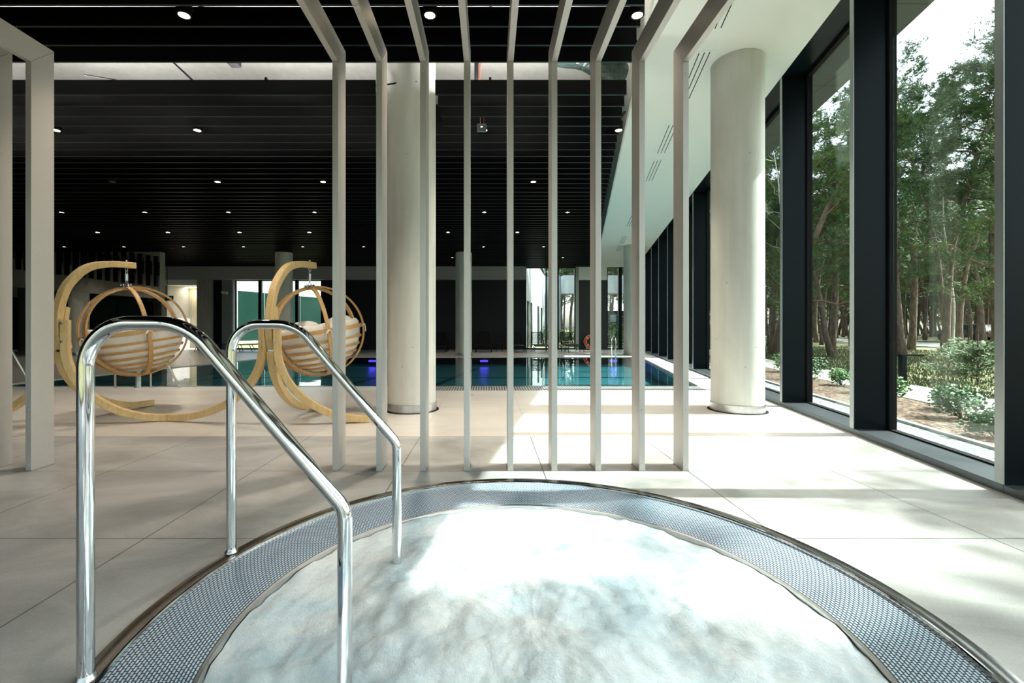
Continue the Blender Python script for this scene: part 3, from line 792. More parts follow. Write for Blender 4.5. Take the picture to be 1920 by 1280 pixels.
hanging_chair(hp1, math.radians(37), math.radians(-9), math.radians(39), 'round wooden hanging chair with cream cushion, nearer the stairs')
hanging_chair(hp2, math.radians(19), math.radians(-10), math.radians(21), 'round wooden hanging chair with cream cushion, partly behind the first slim frame')

# ------------------------------------------------------------------ end wall
def WX(px): return (px-917)/853.33*YF
def wbox(px0, px1, z0, z1, name, m, dy=(0,.2)):
    return struct(MB().box(WX(px0), WX(px1), YF+dy[0], YF+dy[1], z0, z1).build(name, m))
wbox(299, 985, 3.63, 4.32, 'wall_far', M['greyband'], (-.3,.2))
wbox(1080, 1138, 3.63, 4.32, 'wall_far', M['white'], (-.02,.2))
b = MB().box(WX(603), WX(985), YF+.01, YF+.15, 0, 3.63)
for a, c_ in ((604,640),(640.5,672),(672.5,706),(706.5,760),(760.5,815),(815.5,853),(853.5,884),(884.5,935),(935.5,985)): b.box(WX(a), WX(c_), YF, YF+.02, 0, 3.63)
struct(b.build('wall_far', M['panel']))
struct(MB().box(WX(1085), WX(1138), YF-.02, YF+.15, 0, 3.63).build('wall_far', mat('dark_olive_panel', (.012,.015,.013), .4, noise=(.8,.5,(.009,.011,.010)))))
struct(MB().box(WX(1079), WX(1085), YF-.04, YF+.2, 0, 4.3).build('trim_3', M['finedge']))
struct(MB().box(WLEFT, FX(3.4,YF), YF, YF+.2, 4.32, 5.8).build('wall_far', M['blackmatt']))
b = MB().prism([(FX(.87,YF),YF-.02),(FX(3.2,YF),YF-.02),(FX(3.2,YF),YF+.2),(FX(.87,YF),YF+.2)], 4.3, 4.55); struct(b.build('wall_far', M['white']))
struct(MB().box(WX(378), WX(400), YF-.4, YF+.2, 0, 3.63).build('wall_far', M['conc_dark']))
struct(MB().box(WX(400), WX(418), YF, YF+.2, 0, 3.63).build('wall_far', M['blackmatt']))
o = MB().box(WX(418), WX(437), YF-.1, YF+.3, 0, 3.63).build('wall_far', mat('blue_grey_pier', (.20,.23,.25), .6, noise=(1,.5,(.17,.20,.22)))); struct(o)
struct(MB().box(WX(437), WX(440), YF-.1, YF+.3, 0, 3.63).build('trim_4', M['extwhite']))
wi = 20
def farwin(px0, px1, z1, mull=(), z0=.03):
    global wi; wi += 1
    t = bpy.data.objects.new('window_%d' % wi, None); COL.objects.link(t); t.location = (WX(px0),YF,0); t['kind'] = 'structure'
    w_ = WX(px1) - WX(px0)
    b = MB().box(0,w_,.02,.12,0,z0+.04).box(0,w_,.02,.12,z1-.05,z1).box(0,.05,.02,.12,0,z1).box(w_-.05,w_,.02,.12,0,z1)
    for q, hw in mull:
        x = WX(q)-WX(px0); b.box(x-hw,x+hw,.0,.14,0,z1)
    b.build('window_frame', M['fin'], t)
    MB().box(.03,w_-.03,.06,.075,z0,z1-.03).build('pane', M['glass'], t)
farwin(440, 603, 3.63, ((487,.08),(556,.08)))
farwin(985, 1079, 4.3, ((1024,.03),(1046,.05)))
farwin(1138, 1204, 4.32, ((1163,.09),))
# streaky lit wall at the corridor
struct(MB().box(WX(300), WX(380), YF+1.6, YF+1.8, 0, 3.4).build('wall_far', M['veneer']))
struct(MB().prism([(WX(298),YF-.3),(WX(378),YF-.3),(WX(378),YF+1.6),(WX(318),YF+1.6)], 3.35, 3.62).build('ceiling', M['white']))
struct(MB().box(WX(303), WX(318), YF-.2, YF+1.7, 0, 3.63).build('wall_far', M['conc_dark']))
ld = bpy.data.lights.new('corridor_lamp','AREA'); ld.energy = 14; ld.color = (1,.97,.85); ld.size = 1.6; ld.shape='RECTANGLE'; ld.size_y = .3
lo = bpy.data.objects.new('corridor_lamp', ld); COL.objects.link(lo); lo.location = ((WX(350)), YF+1.2, 3.3)
t = thing('corridor_light', (WX(350), YF+1.2, 3.33), 'flat warm light strip in the corridor ceiling washing the streaked wall', 'ceiling light')
MB().box(-.8,.8,-.1,.1,-.005,.02).build('diffuser', M['led'], t); lo.parent = t; lo.location = (0,0,-.02)
# security camera on the blue grey pier
t = thing('security_camera', (WX(427),YF-.1,2.96), 'white bullet security camera fixed to the blue-grey pier', 'security camera')
MB().tube([(-.12,-.25,.02),(.14,-.18,-.04)], .07, 16).build('camera_body', M['extwhite'], t, smooth=True, auto=40); MB().box(-.02,.05,-.2,0,-.05,.04).build('bracket', M['extwhite'], t, bevel=.01)
# exit sign
t = thing('exit_sign', (WX(316)+1.6,YF-2.36,2.55), 'dark green hanging exit sign with running figure beside the stairs', 'sign')
MB().box(-.28,.28,-.03,.03,-.13,.10).build('sign_panel', M['green_sign'], t, bevel=.01)
b = MB().box(.08,.2,-.036,-.03,.015,.03).box(.08,.2,-.036,-.03,-.04,-.025).box(.02,.05,-.036,-.03,-.06,.05); b.add([(.2,-.036,.05),(.25,-.036,.0),(.2,-.036,-.05)],[(0,1,2)])
b.build('pictogram', M['sign_mark'], t); MB().tube([(0,0,.1),(0,0,1.98)], .012, 8).tube([(0,-.3,1.96),(0,.3,1.96)], .012, 8).build('hanger', M['blackmatt'], t)

# ------------------------------------------------------------------ stairs and left background
def LX(px, y): return (px-917)/853.33*y
YS = 18.9
o = MB().add([(LX(-40,YS),YS,2.95),(LX(300,YS),YS,2.35),(LX(300,YS),YS,4.3),(LX(-40,YS),YS,4.3),(LX(-40,YS),YS+.3,2.95),(LX(300,YS),YS+.3,2.35),(LX(300,YS),YS+.3,4.3),(LX(-40,YS),YS+.3,4.3)],
             [(0,1,2,3),(4,7,6,5),(0,4,5,1),(1,5,6,2),(2,6,7,3),(3,7,4,0)]).build('wall_stairs', M['conc_dark']); struct(o)
t = thing('staircase', (LX(200,YS-.15),YS-.15,0), 'concrete staircase flank with hanging black blade balusters beside the pool hall', 'staircase')
L = t.location.copy()
pxs = [19+15.2*i for i in range(19)]
for i, px in enumerate(pxs):
    f = (px-40)/260
    x = LX(px,YS-.2); yb = 506 + 32*f; zb = 1.2 + (612-yb)/853.33*(YS-.2); zt_ = 1.2 + (612-(462+40*f))/853.33*(YS-.2)
    b = MB().box(x-.055,x+.055,YS-.26,YS-.14,zb,min(zt_+.45,4.29)); b.box(x+.055,x+.13,YS-.24,YS-.16,zb+.45,min(zt_+.2,4.29))
    _abs(b, 'baluster', M['black'], t, L)
b = MB()
for i in range(18):
    px = 26+15.2*i; f = (px-40)/260; z = 1.2 + (612-(475+26*f))/853.33*(YS-.1); x = LX(px,YS-.1)
    b.box(x-.2,x+.15,YS-.12,YS-.02,z,z+.05)
_abs(b, 'step_edge', M['conc_dark'], t, L)
struct(MB().box(WLEFT, LX(303,YF-1.6), YF-1.6, YF-1.4, 0, 4.3).build('wall_far', mat('dim_green_grey_wall', (.10,.105,.09), .7, noise=(.7,.5,(.07,.075,.065)))))
b = MB()
for px in (-30, 110): b.box(LX(px,21.9), LX(px+60,21.9), 21.85, 22.0, .1, 2.6)
b.box(LX(230,21.9), LX(290,21.9), 21.85, 22.0, .0, 2.4)
struct(b.build('dark_opening_1', M['blackmatt']))  # black boxes stand for the darkness of openings in this wall
wi += 1
t = bpy.data.objects.new('window_%d' % wi, None); COL.objects.link(t); t.location = (LX(170,21.9),21.95,1.4); t['kind'] = 'structure'
MB().box(0,2.6,-.1,.12,-.05,1.25).build('window_frame', M['fin'], t)
for k in range(2): MB().box(.12+k*1.3,1.3+k*1.26,-.13,-.1,.05,1.1).build('pane', M['darkglass'], t)
column(LX(148,19.4),19.4,2.7, 'plain concrete column under the staircase, dim behind the hanging chair')
# long handrails of the pool steps
def steprail(x, y, lab, s=1, h=1.05):
    t = thing('step_rail', (x,y,0), lab, 'railing', 'steel rails of the pool steps')
    MB().tube(fillet([(0,0,.0),(0,0,h),(s*.7,0,h),(s*1.35,0,-.15)], [.08,.12]), .021, 10).build('rail_tube', M['steel'], t, smooth=True)
    MB().tube([(s*.7,0,-.3),(s*.7,0,h)], .018, 10).build('baluster', M['steel'], t, smooth=True)
    b = MB(); b.add([(s*.03,.0,.12),(s*.7,.0,.12),(s*.7,.0,h-.06),(s*.03,.0,h-.06),(s*.03,.01,.12),(s*.7,.01,.12),(s*.7,.01,h-.06),(s*.03,.01,h-.06)],[(0,1,2,3),(4,7,6,5),(0,4,5,1),(1,5,6,2),(2,6,7,3),(3,7,4,0)])
    b.build('glass_infill', M['railglass'], t)
steprail(-10.05, 8.75, 'steel and glass rail at the pool edge seen between the two apart frames')
steprail(-7.35, 8.95, 'steel step rail with glass infill standing behind the cream hanging chair')
t = thing('steel_post', (-6.93,9.0,0), 'short stout steel post at the pool edge under the hanging chair', 'post')
MB().cyl((0,0,0),.05,0,.42,20).build('tube', M['steel'], t, smooth=True, auto=40); MB().cyl((0,0,0),.075,0,.012,20).build('base_flange', M['steel'], t)

# ------------------------------------------------------------------ pool ladder and lifebuoy
t = thing('pool_rail', (LX(1153,18.2),18.2,0), 'chrome looped grab rail at the far edge of the pool', 'handrail')
for dx in (-.04,):
    MB().tube(fillet([(dx,.35,0),(dx,.35,.8),(dx,-.25,.8),(dx,-.25,-.9)], [.25,.25]), .024, 12).build('rail', M['chrome'], t, smooth=True)
MB().cyl((-.04,.35),.05,0,.015,16).build('base_flange', M['steel'], t)
t = thing('lifebuoy', (LX(1108,23.5),23.55,.42), 'orange lifebuoy with white rope leaning on the dark end wall', 'lifebuoy')
MB().tube([(.27*C(q*PI/16),-.02,.27*S(q*PI/16)) for q in range(32)], .075, 14, closed=True).build('ring', M['orange'], t, smooth=True)
for k in range(4):
    q = PI/4 + k*PI/2; e = MB().tube([(.27*C(q)+.083*C(a)*C(q), -.02+.083*S(a), .27*S(q)+.083*C(a)*S(q)) for a in [2*PI*j/14 for j in range(14)]], .02, 6, closed=True)
    e.build('band', M['ropew'], t, smooth=True)
MB().tube([(.37*C(q*PI/16)*(1-.06*abs(S(q*PI/8))),-.05,.37*S(q*PI/16)*(1-.06*abs(S(q*PI/8)))) for q in range(32)], .012, 6, closed=True).build('rope', M['ropew'], t, smooth=True)
MB().box(-.25,.25,.0,.06,-.37,-.30).build('bracket', M['steel'], t)

# ------------------------------------------------------------------ loungers and side tables
def make_lounger():
    t = thing('sun_lounger', (0,0,0), '', 'sun lounger', 'black mesh sun loungers along the end wall')
    # foot towards -Y
    b = MB()
    for s in (-.33,.33): b.tube([(s,-.95,.30),(s,-.2,.34),(s,.35,.34)], .018, 8)
    b.tube([(-.33,-.95,.30),(.33,-.95,.30)], .018, 8); b.build('frame', M['rattan'], t, smooth=True)
    b = MB().add([(-.31,-.95,.31),(.31,-.95,.31),(.31,.35,.345),(-.31,.35,.345),(-.31,-.95,.298),(.31,-.95,.298),(.31,.35,.333),(-.31,.35,.333)],[(0,1,2,3),(4,7,6,5),(0,4,5,1),(1,5,6,2),(2,6,7,3),(3,7,4,0)]); b.build('seat_sling', M['rattan'], t)
    b = MB().tube(fillet([(-.29,.35,.35),(-.27,.72,.92),(.27,.72,.92),(.29,.35,.35)],[.08,.08],5), .018, 8); b.build('backrest_frame', M['rattan'], t, smooth=True)
    b = MB()
    for k in range(17):
        x = -.26+.0325*k; b.box(x-.006,x+.006,0,.008,0,.66)
    for k in range(16): b.box(-.26,.26,0,.008,.02+.04*k,.032+.04*k)
    b.v = [tuple(Matrix.Translation((0,.36,.35)) @ Matrix.Rotation(-math.radians(33), 4, 'X') @ Vector(v)) for v in b.v]
    b.build('backrest_sling', M['rattan'], t)
    for s in (-1,1):
        for y0, y1 in ((-.85,-.98),(.0,.13),(-.5,-.4)):
            MB().tube([(s*.32,y0,.31),(s*.38,y0*.5+y1*.5,.18),(s*.36,y1,.0)], .016, 7).build('leg', M['rattan'], t, smooth=True)
    MB().tube([(-.33,-.3,.12),(.33,-.3,.12)], .012, 6).build('stretcher', M['rattan'], t, smooth=True)
    return t
spots = [(824,21.9,0,'behind the distant slender column'),(907,21.9,0,'in front of charcoal panels, alone between two side tables'),(968,21.9,.05,'at the end of the charcoal panels'),(1011,21.8,.06,'before the bright glass with white building'),(1068,21.9,.15,'beside the lifebuoy, forest behind its backrest'),
         (412,22.2,-1.25,'side-on beside the blue-grey pier'),(470,22.2,-1.25,'side-on seen between the chrome rail and swing stand')]
p0 = make_lounger()
for i, (px, y, rz, lab) in enumerate(spots):
    t = p0 if i == 0 else copy_tree(p0)
    t.location = (LX(px,y),y,0); t.rotation_euler = (0,0,rz); t['label'] = 'black mesh sun lounger %s' % lab
def make_table():
    t = thing('side_table', (0,0,0), '', 'side table', 'low black side tables between loungers')
    MB().lathe([(0,.38),(.24,.38),(.24,.36),(0,.36)], 20).build('tabletop', M['rattan'], t)
    for k in range(4): q = PI/4+k*PI/2; MB().tube([(.18*C(q),.18*S(q),.36),(.21*C(q),.21*S(q),0)], .014, 6).build('leg', M['rattan'], t, smooth=True)
    return t
p0 = make_table()
for i, (px, lab) in enumerate(((846,'beside the distant slender column'),(936,'between two loungers before the charcoal panels'))):
    t = p0 if i == 0 else copy_tree(p0); t.location = (LX(px,22.2),22.2,0); t['label'] = 'low round black side table %s' % lab

# ------------------------------------------------------------------ enclosing walls not in view (behind and far side)
struct(MB().box(WLEFT-.2,WLEFT,YB,YF+1,0,5.8).build('wall_left', M['conc_dark']))
b = MB().box(WLEFT,-9.5,YB-.2,YB,0,5.8).box(-9.5,1.85,YB-.2,YB,3.6,5.8); struct(b.build('wall_back', M['white']))
wi += 1
t = bpy.data.objects.new('window_%d' % wi, None); COL.objects.link(t); t.location = (-9.5,YB-.1,0); t['kind'] = 'structure'  # unseen glazing added behind the camera to let sky light in
b = MB().box(0,11.3,-.05,.05,0,.06).box(0,11.3,-.05,.05,3.54,3.6)
for k in range(7): b.box(k*1.88-.03,k*1.88+.03,-.06,.06,0,3.6)
b.build('window_frame', M['fin'], t); MB().box(0,11.3,-.006,.006,.06,3.54).build('pane', M['glass'], t)
struct(MB().box(-16,-15.7,YF+1.8,YF+1.9,0,.01).build('trim_5', M['conc_dark'])) if False else None

# ------------------------------------------------------------------ outside: other wings
def hexa(mb, p, q, z0, z1, th=.3):
    p = Vector((*p,0)); q = Vector((*q,0)); d = (q-p).normalized(); n = Vector((-d.y,d.x,0))*th
    return mb.prism([tuple(p[:2]),tuple(q[:2]),tuple((q+n)[:2]),tuple((p+n)[:2])], z0, z1)
t = thing('building_wing', (1.9,24.2,0), 'white rendered building wing with tall narrow windows outside the end glazing', 'building'); L = t.location.copy()
_abs(hexa(MB(), (FX(-2.9,24.3),24.3), (FX(-2.9,38),38), -.1, 5.36, .3), 'wall', M['extwhite'], t, L)
_abs(MB().box(FX(-2.9,38)-.3, 6.0, 38, 38.3, -.1, 5.36), 'wall', mat('blue_grey_render', (.22,.27,.30), .7, noise=(1,.4,(.2,.25,.28))), t, L)
for y0, y1 in ((24.9,25.6),(26.6,27.2),(30.9,31.6),(33.5,34.2)):
    b = MB().prism([(FX(-2.9,y0)-.02,y0),(FX(-2.9,y0)+.06,y0),(FX(-2.9,y1)+.06,y1),(FX(-2.9,y1)-.02,y1)], 0, 2.6); _abs(b, 'window', M['darkglass'], t, L)
_abs(MB().box(6.0, 13.5, 37.0, 38.3, 3.9, 5.36), 'reflection_slab', M['extwhite'], t, L)  # slab added in the shape of an interior reflection in the glass
t = thing('glazed_annexe', (-20.1,36,0), 'low white annexe with green reflecting windows beyond the glass', 'building'); L = t.location.copy()
_abs(hexa(MB(), (-20.1,34), (-14.6,50), -.1, 4.45, .3), 'wall', M['extwhite'], t, L)
d = Vector((5.5,16,0)).normalized(); nn = Vector((d.y,-d.x,0))
for k in range(4):
    a = Vector((-20.1,34,0)) + d*(.1+4.15*k) ; e = a + d*4.05
    b = MB().prism([tuple((a+nn*.06)[:2]),tuple((e+nn*.06)[:2]),tuple((e-nn*.02)[:2]),tuple((a-nn*.02)[:2])], .1, 4.0); _abs(b, 'window', M['darkglass'], t, L)
_abs(MB().box(-14.6,-3.6,49,49.3,-.1,4.4), 'wall', M['extwhite'], t, L)
t = thing('dark_kiosk', (7.6,29,0), 'black boxy kiosk with small window outside the far glazing', 'kiosk')
MB().box(-1.0,2.2,0,1.5,0,2.2).build('body', M['panel'], t, bevel=.02); MB().box(.1,.5,-.02,.0,1.5,1.95).build('window', mat('pale_blue_glass', (.2,.3,.4), .1, noise=(1,.3,(.18,.28,.38))), t)

# ------------------------------------------------------------------ ground outside
struct(sheet([(-90,-70),(150,-70),(150,170),(-90,170)], [[(WLEFT-.2,YB-.2),(FX(3.46,YB-.2),YB-.2),(FX(3.46,YF+1),YF+1),(WLEFT-.2,YF+1)]], -.12, .3, 'ground', M['ground']))
def gstrip(a0, a1, y0, y1, z, name, m): return MB().prism(para(a0,a1,y0,y1), -.12, z).build(name, m)
o = gstrip(3.46,4.12,YB,31,-.03,'gravel_strip', M['gravel']); tag(o, 'pale grey gravel strip along the foot of the windows', 'gravel', kind='stuff')
o = gstrip(4.12,4.19,YB,31,.0,'kerb', M['kerb']); tag(o, 'thin pale kerb between gravel and mulch bed', 'kerb')
o = gstrip(4.19,5.55,YB,31,-.02,'mulch_bed', M['mulch']); tag(o, 'brown bark mulch bed between kerb and path', 'mulch', kind='stuff')
o = gstrip(5.55,6.9,YB,60,-.01,'garden_path', M['path']); tag(o, 'pale paved garden path running beside the building', 'path')
o = gstrip(22,27,-40,120,-.06,'forest_road', M['road']); tag(o, 'sandy road crossing the pine forest', 'road')
# grass tufts beyond the path
rnd = random.Random(4)
def blades(cnt, area, h, m, name, seed, w=.012):
    r = random.Random(seed); b = MB()
    for i in range(cnt):
        x, y, z = area(r); a = r.uniform(0, 2*PI); hh = h*r.uniform(.5,1.2); l = r.uniform(-.5,.5)*hh; ww = w*r.uniform(.7,1.4)
        ca, sa = C(a)*ww, S(a)*ww
        b.add([(x-ca,y-sa,z),(x+ca,y+sa,z),(x+l*C(a*1.7),y+l*S(a*1.7),z+hh)], [(0,1,2)])
    return b
def ar(r):
    y = r.uniform(6,30); return (FX(6.95,y)+r.random()**1.6*12, y, -.12)
b = blades(42000, ar, .085, None, 'g', 5, .014)
o = b.build('meadow_grass', mat('dry_green_grass', (.12,.145,.05), .8, noise=(.7,.5,(.065,.085,.03)))); tag(o, 'low olive heath grass between the path and the pines', 'grass', kind='stuff')

# ------------------------------------------------------------------ plants
def leafball(b, c, r, n, size, rr, flat=.7):
    for i in range(n):
        d = Vector((rr.gauss(0,1), rr.gauss(0,1), rr.gauss(0,1)*flat)); 
        if d.length < 1e-3: continue
        d = d.normalized()*r*rr.uniform(.3,1)**.6; p = Vector(c) + d
        a = Vector((rr.gauss(0,1), rr.gauss(0,1), rr.gauss(0,.6))).normalized(); s_ = a.orthogonal().normalized()
        l = size*rr.uniform(.6,1.3); w_ = l*.32
        b.add([p, p + a*l*.45 + s_*w_, p + a*l, p + a*l*.45 - s_*w_], [(0,1,2,3)])
def shrub(x, y, z, h, m, lab, seed, name='leafy_shrub', grp='shrubs in the mulch bed', n=420, size=.06, wide=1.2):
    rr = random.Random(seed); t = thing(name, (x,y,z), lab, 'shrub', grp)
    b = MB(); st = MB()
    for k in range(7):
        a = rr.uniform(0,2*PI); q = rr.uniform(.1,.5)*h*wide; c_ = (q*C(a), q*S(a), h*rr.uniform(.35,.8))
        leafball(b, c_, h*.38, n//7, size, rr); st.tube([(0,0,-.05),(c_[0]*.5,c_[1]*.5,c_[2]*.5),c_], [.008,.006,.003], 5)
    b.build('foliage', m, t); st.build('stem', M['bark'], t); return t
plants = [(4.6,5.0,.22,'leaf2'),(5.1,5.35,.2,'leaf'),(5.0,4.1,.15,'leaf'),(5.4,4.55,.18,'leaf2'),(5.05,6.0,.26,'leaf2'),(5.4,6.6,.2,'leaf'),(5.1,7.5,.22,'leaf'),(5.3,8.3,.26,'leaf2'),(5.4,9.4,.22,'leaf'),(5.2,10.4,.3,'leaf2'),(5.5,12.2,.3,'leaf'),(5.0,13.6,.3,'leaf2')]
wheres = ['nearest the third tall pane','beside the path by the third pane','smallest, closest to the corner of the bed','low by the gravel bend','bushy by the path opposite the big pane','small bright beside the path opposite the fin','pale in the middle of the second pane','dark in the middle of the bed','bright behind the column edge','tall dark beyond the column','bright far along the bed','last one far along the bed']
for i, (a, y, h, m_) in enumerate(plants):
    x = (a - K*0 + .0) ; xx = FX(a-0.0, y)-0.0
    shrub(xx, y, -.02, h*1.7, M[m_], '%s leafy shrub in the mulch bed, %s' % ('glossy dark' if m_ == 'leaf2' else 'light green', wheres[i]), 40+i, n=900, size=.055)
for i, (px, y, h, lab) in enumerate(((1028,25.6,1.3,'bushy green plant outside the end glazing by the white wing'),(1052,25.4,1.2,'yellow-green plant outside the end glass behind a lounger'),(1080,26.0,1.4,'thin bright plant outside next to the metal frame'),(1150,25.2,1.9,'tall leafy plant outside in front of the black kiosk'),(1163,25.6,1.2,'rounded bush outside the far corner glazing'),(350,26,0,''))):
    if h: shrub(LX(px,y), y, -.12, h, M['leaf'], lab, 80+i, 'garden_plant', 'plants outside the end glazing', 520, .11, .5)

# pines
def tuft(b, p, d, rr, ln=.16, n=9):
    for i in range(n):
        a = (d*.6 + Vector((rr.gauss(0,.6), rr.gauss(0,.6), rr.gauss(0,.5)+.15))).normalized(); s_ = a.orthogonal().normalized()*.011
        q = ln*rr.uniform(.7,1.25); b.add([p-s_, p+s_, p+a*q], [(0,1,2)])
def wiggle(p, d, L, n, rr, amp=.25, up=.0):
    pts = [p.copy()]
    for i in range(n):
        d = (d + Vector((rr.gauss(0,amp), rr.gauss(0,amp), rr.gauss(0,amp)*.8+up))).normalized(); p = p + d*(L/n); pts.append(p.copy())
    return pts
def pine(seed, H, crown, r0, lean=.04, nb=22, dens=1.0, gnarl=.25, spread=2.4, needles='needle', bark='bark'):
    rr = random.Random(seed)
    t = bpy.data.objects.new('pine_tree', None); COL.objects.link(t)
    tr = wiggle(Vector((0,0,-.2)), Vector((rr.gauss(0,lean),rr.gauss(0,lean),1)).normalized(), H, 12, rr, .035 + lean*.6, .05)
    rad = [r0*(1-.78*i/12) for i in range(13)]; rad[0] *= 1.25
    MB().tube(tr, rad, 9).build('trunk', M[bark], t, smooth=True)
    br = MB(); fo = MB()
    def at(h):
        q = max(0, min(11.99, h/H*12)); i = int(q); return tr[i].lerp(tr[i+1], q-i), rad[i]
    for k in range(nb):
        h = H*(crown + (1-crown)*(k+rr.random())/nb); p, r_ = at(h); a = rr.uniform(0, 2*PI)
        L = spread*(1 - .55*(h/H-crown)/(1-crown+.01))*rr.uniform(.6,1.2)
        pts = wiggle(p, Vector((C(a),S(a),rr.uniform(-.1,.45))).normalized(), L, 7, rr, gnarl, .04)
        br.tube(pts, [max(.008, r_*.42*(1-.85*i/7)) for i in range(8)], 5)
        for j in range(2, 8):
            for s_ in range(2 if j < 6 else 3):
                dd = Vector((rr.gauss(0,1), rr.gauss(0,1), rr.gauss(0,.5)+.15)).normalized()
                sub = wiggle(pts[j], dd, L*.36*rr.uniform(.5,1.1), 3, rr, .3, .05); br.tube(sub, [.014,.010,.007,.004], 4)
                if rr.random() < dens:
                    for q in sub[1:]:
                        for _ in range(3): tuft(fo, q + Vector((rr.gauss(0,.09),rr.gauss(0,.09),rr.gauss(0,.07))), (q-pts[j]).normalized(), rr, .20, 10)
    # dead lower twigs
    for k in range(7):
        h = H*rr.uniform(.22, crown); p, r_ = at(h); a = rr.uniform(0, 2*PI)
        br.tube(wiggle(p, Vector((C(a),S(a),rr.uniform(-.2,.25))).normalized(), rr.uniform(.5,1.5), 4, rr, .3), [.018,.013,.009,.006,.003], 4)
    br.build('branches', M[bark], t, smooth=True); fo.build('foliage', M[needles], t)
    return t
kinds = [pine(1, 13.5, .30, .17, .05, 34, 1.0, .25, 3.0), pine(2, 14.5, .42, .15, .03, 28, 1.0, .25, 2.7, 'needle2'), pine(3, 12.0, .22, .19, .10, 30, .95, .38, 3.4, 'needle2', 'bark2'),
         pine(4, 15.0, .48, .13, .02, 24, 1, .2, 2.4), pine(5, 13, .36, .12, .06, 28, .9, .3, 2.6, 'needle2')]
used = [False]*5
def put_pine(k, x, y, s, rz, lab, grp=None):
    if used[k]: t = copy_tree(kinds[k])
    else: t = kinds[k]; used[k] = True
    t.location = (x,y,-.12); t.scale = (s,s,s); t.rotation_euler = (0,0,rz); tag(t, lab, 'tree', grp); return t
# nearest ones, each singled out
put_pine(2, 20.6, 18.6, 1.15, 2.5, 'gnarled orange-barked pine with twisting boughs, nearest the big pane')
put_pine(0, 17.8, 19.6, 1.05, 2.2, 'thick dark pine beside the fin of the big window pane')
put_pine(1, 21.5, 21.5, 1.1, .3, 'straight pine in the middle of the big window pane')
put_pine(4, 15.1, 20.0, 1.0, 4.0, 'leaning slim pine in the second window pane')
put_pine(0, 16.9, 22.5, 1.0, 5.1, 'sturdy pine in the second window pane, nearer the fin')
put_pine(2, 13.6, 21.8, 1.0, 3.1, 'twisted pine showing beside the sunlit column')
put_pine(0, 13.8, .3, 1.12, 0.4, 'pine shading the floor beside the whirlpool, out by the near windows')
put_pine(0, 16.6, 1.9, 1.08, 3.3, 'dense pine farther out from the near windows, shading the tiled floor')
put_pine(1, 11.5, .7, 1.05, 0.9, 'second pine outside the near windows, closer to the glass')
put_pine(4, 12.0, -2.0, 1.0, 0.9, 'third pine outside the near windows, behind the other two')
put_pine(0, 22.5, 20.2, 1.12, 3.9, 'dense pine behind the gnarled one in the big window pane')
LOOK = {0:'dark dense', 1:'light green straight', 2:'gnarled', 3:'tall bare-stemmed', 4:'crooked light green'}
def pine_label(k, x, y, far):
    q = x/y
    w = 'the big window pane' if q > .86 else 'the second window pane' if .685 < q < .80 else 'the narrow pane beside the column' if .60 < q < .65 else 'the far panes past the column' if q < .5 else 'a pane edge behind a dark fin'
    if far: return '%s pine %s the road, seen through %s' % (LOOK[k], 'just beyond' if y < 45 else 'far beyond' if y < 62 else 'farthest back beyond', w)
    return '%s pine between path and road, %s, through %s' % (LOOK[k], 'close to the path' if y < 28 else 'halfway back' if y < 40 else 'near the road', w)
rr = random.Random(77); cnt = 0; taken = [(20.6,18.6),(17.8,19.6),(21.5,21.5),(15.1,20),(16.9,22.5),(13.6,21.8)]
tries = 0
while cnt < 165 and tries < 6000:
    tries += 1
    y = 22 + 52*rr.random()**.8; q = rr.uniform(.40, 1.30); x = q*y
    a = x - K*y
    if 21.2 < a < 27.8: continue
    if any((x-u)**2+(y-v)**2 < 3.2 for u, v in taken): continue
    taken.append((x,y)); cnt += 1
    kk = rr.choice([0,1,3,3,4,1])
    put_pine(kk, x, y, rr.uniform(.8,1.15), rr.uniform(0,6), pine_label(kk, x, y, a > 27), 'pines beyond the road' if a > 27 else 'pines before the road')
for i in range(26):
    y = rr.uniform(42,60); x = y*rr.uniform(.10,.36)
    kk = rr.choice([1,3,4,0])
    put_pine(kk, x, y, rr.uniform(.9,1.1), rr.uniform(0,6), '%s pine %s, seen through the end glazing %s' % (LOOK[kk], 'close behind the reflection slab' if y < 50 else 'deep in the wood', 'over the loungers' if x/y < .19 else 'by the far column' if x/y < .30 else 'past the far column'), 'pines past the end glazing')
for i in range(22):
    y = rr.uniform(-25,15); x = rr.uniform(40,70)
    put_pine(rr.choice([1,3,0]), x, y, rr.uniform(.9,1.1), rr.uniform(0,6), 'pine far out beside the building, off the frame', 'pines off to the side')
for i in range(60):
    y = rr.uniform(64,90); x = y*(.38+.8*i/60)
    kk = rr.choice([0,2])
    put_pine(kk, x, y, rr.uniform(1.0,1.25), rr.uniform(0,6), pine_label(kk, x, y, True), 'pines beyond the road')
# birch with pale stem
for x, y, h, lab in ((11.9,18.3,9,'thin pale bare birch leaning beside the concrete column'),(23.6,23.2,10,'pale slender birch stem among dark pines in the big pane'),(FX(-2.0,41.5),41.5,9,'pale birch stem seen through the end glazing')):
    t = thing('birch_tree', (x,y,-.12), lab, 'tree', 'pale birches')
    q = random.Random(int(x*10)); p = wiggle(Vector((0,0,0)), Vector((.05,.03,1)), h, 12, q, .07, .1)
    MB().tube(p, [.07*(1-.85*i/12) for i in range(13)], 8).build('trunk', M['birch'], t, smooth=True)
    b = MB()
    for k in range(26):
        i = q.randint(3,11); a = q.uniform(0,2*PI); b.tube(wiggle(p[i], Vector((C(a),S(a),.5)), q.uniform(.6,1.8), 5, q, .25), [.014,.011,.008,.006,.004,.003], 4)
    b.build('twigs', M['birch'], t, smooth=True)
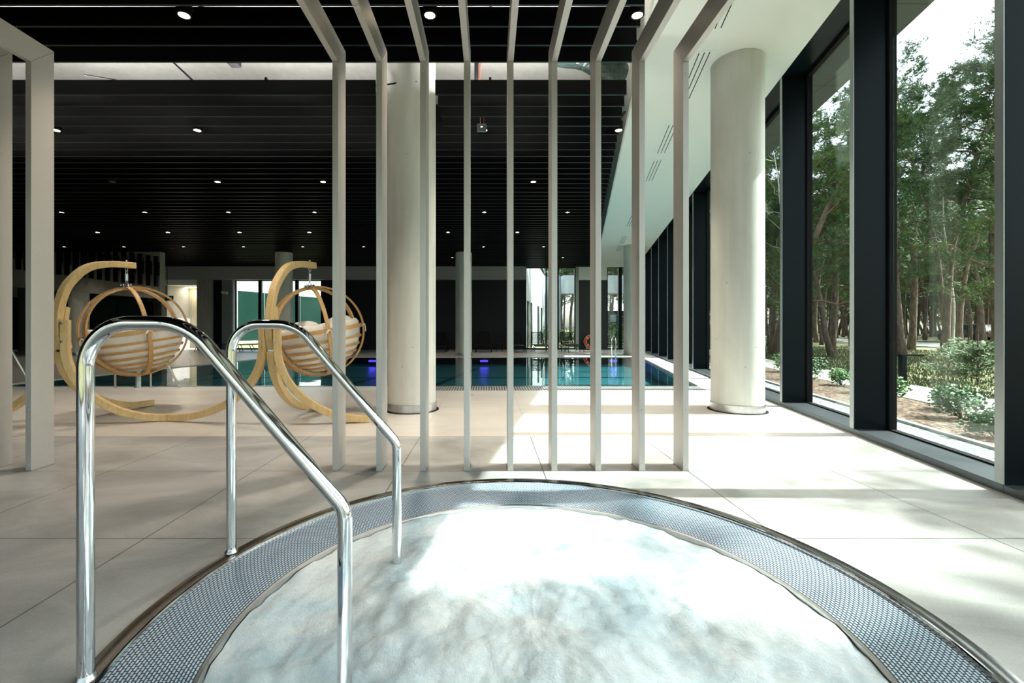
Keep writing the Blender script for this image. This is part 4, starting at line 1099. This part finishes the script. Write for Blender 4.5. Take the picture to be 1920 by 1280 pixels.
# young pine bush by the path
for x, y, h, lab in ((11.6,10.8,1.15,'bushy young pine beside the path at the edge of the big pane'),(13.2,12.4,.9,'smaller young pine behind the bushy one'),(15.4,14.6,1.0,'young pine in the heath farther back')):
    t = thing('young_pine', (x,y,-.12), lab, 'shrub', 'young pines in the heath'); q = random.Random(int(x*7)); fo = MB(); br = MB()
    for k in range(26):
        a = q.uniform(0,2*PI); z = h*q.uniform(.05,.75); L = (1.1-z/h)*q.uniform(.6,1.1)*h
        pts = wiggle(Vector((0,0,z)), Vector((C(a),S(a),.35)), L, 5, q, .12); br.tube(pts, [.01,.009,.008,.006,.004,.003], 4)
        for p in pts[1:]:
            for _ in range(5): tuft(fo, p + Vector((q.gauss(0,.06),)*2 + (q.gauss(0,.04),)), Vector((C(a),S(a),.6)), q, .11, 8)
    fo.build('foliage', M['needle2'], t); br.tube([(0,0,0),(0,0,h)], [.03,.01], 6); br.build('stem', M['bark'], t)
# path bollard light (angled)
t = thing('bollard_light', (8.72,9.6,-.12), 'dark inverted L-shaped bollard light beside the garden path', 'bollard light')
MB().box(-.05,.05,-.05,.05,0,.70).build('post', M['fin'], t, bevel=.004); MB().box(-.05,.42,-.05,.05,.70,.735).build('head', M['fin'], t, bevel=.004)
# cars on the forest road
def car(x, y, rz, lab):
    t = thing('parked_car', (x,y,-.06), lab, 'car', 'cars on the forest road', rz)
    side = [(-2.1,.35),(-2.15,.75),(-1.9,.95),(-1.55,1.45),(.3,1.5),(1.05,1.0),(2.0,.85),(2.1,.45),(2.05,.3)]
    b = MB(); n_ = len(side); b.add([(a,-.85,z) for a, z in side] + [(a,.85,z) for a, z in side], [tuple(range(n_)), tuple(reversed(range(n_,2*n_)))] + [(i,(i+1)%n_,n_+(i+1)%n_,n_+i) for i in range(n_)])
    b.build('body', M['carpaint'], t, bevel=.06)
    b = MB(); s2 = [(-1.7,1.0),(-1.45,1.38),(.25,1.42),(.85,1.03)]
    for s in (-.862,.845): b.add([(a,s,z) for a, z in s2] + [(a,s+.017,z) for a, z in s2], [(0,1,2,3),(7,6,5,4),(0,4,5,1),(1,5,6,2),(2,6,7,3),(3,7,4,0)])
    b.build('side_window', M['darkglass'], t)
    for wx in (-1.35,1.35):
        for s in (-.8,.8): MB().tube([(wx,s-.1,.32),(wx,s+.1,.32)], .32, 20).build('wheel', M['blackmatt'], t, smooth=True, auto=40)
    MB().box(-2.17,-2.1,-.8,.8,.7,.85).build('tail_light', M['redcar'], t)
    return t
car(42.5, 40.5, ANG+PI/2+.3, 'dark parked car between trunks in the big window pane')
car(26.9+1.5, 45.0, ANG+PI/2, 'dark parked car with red tail lamps seen beside the column')

# ------------------------------------------------------------------ bare branches for the understory are part of the pines
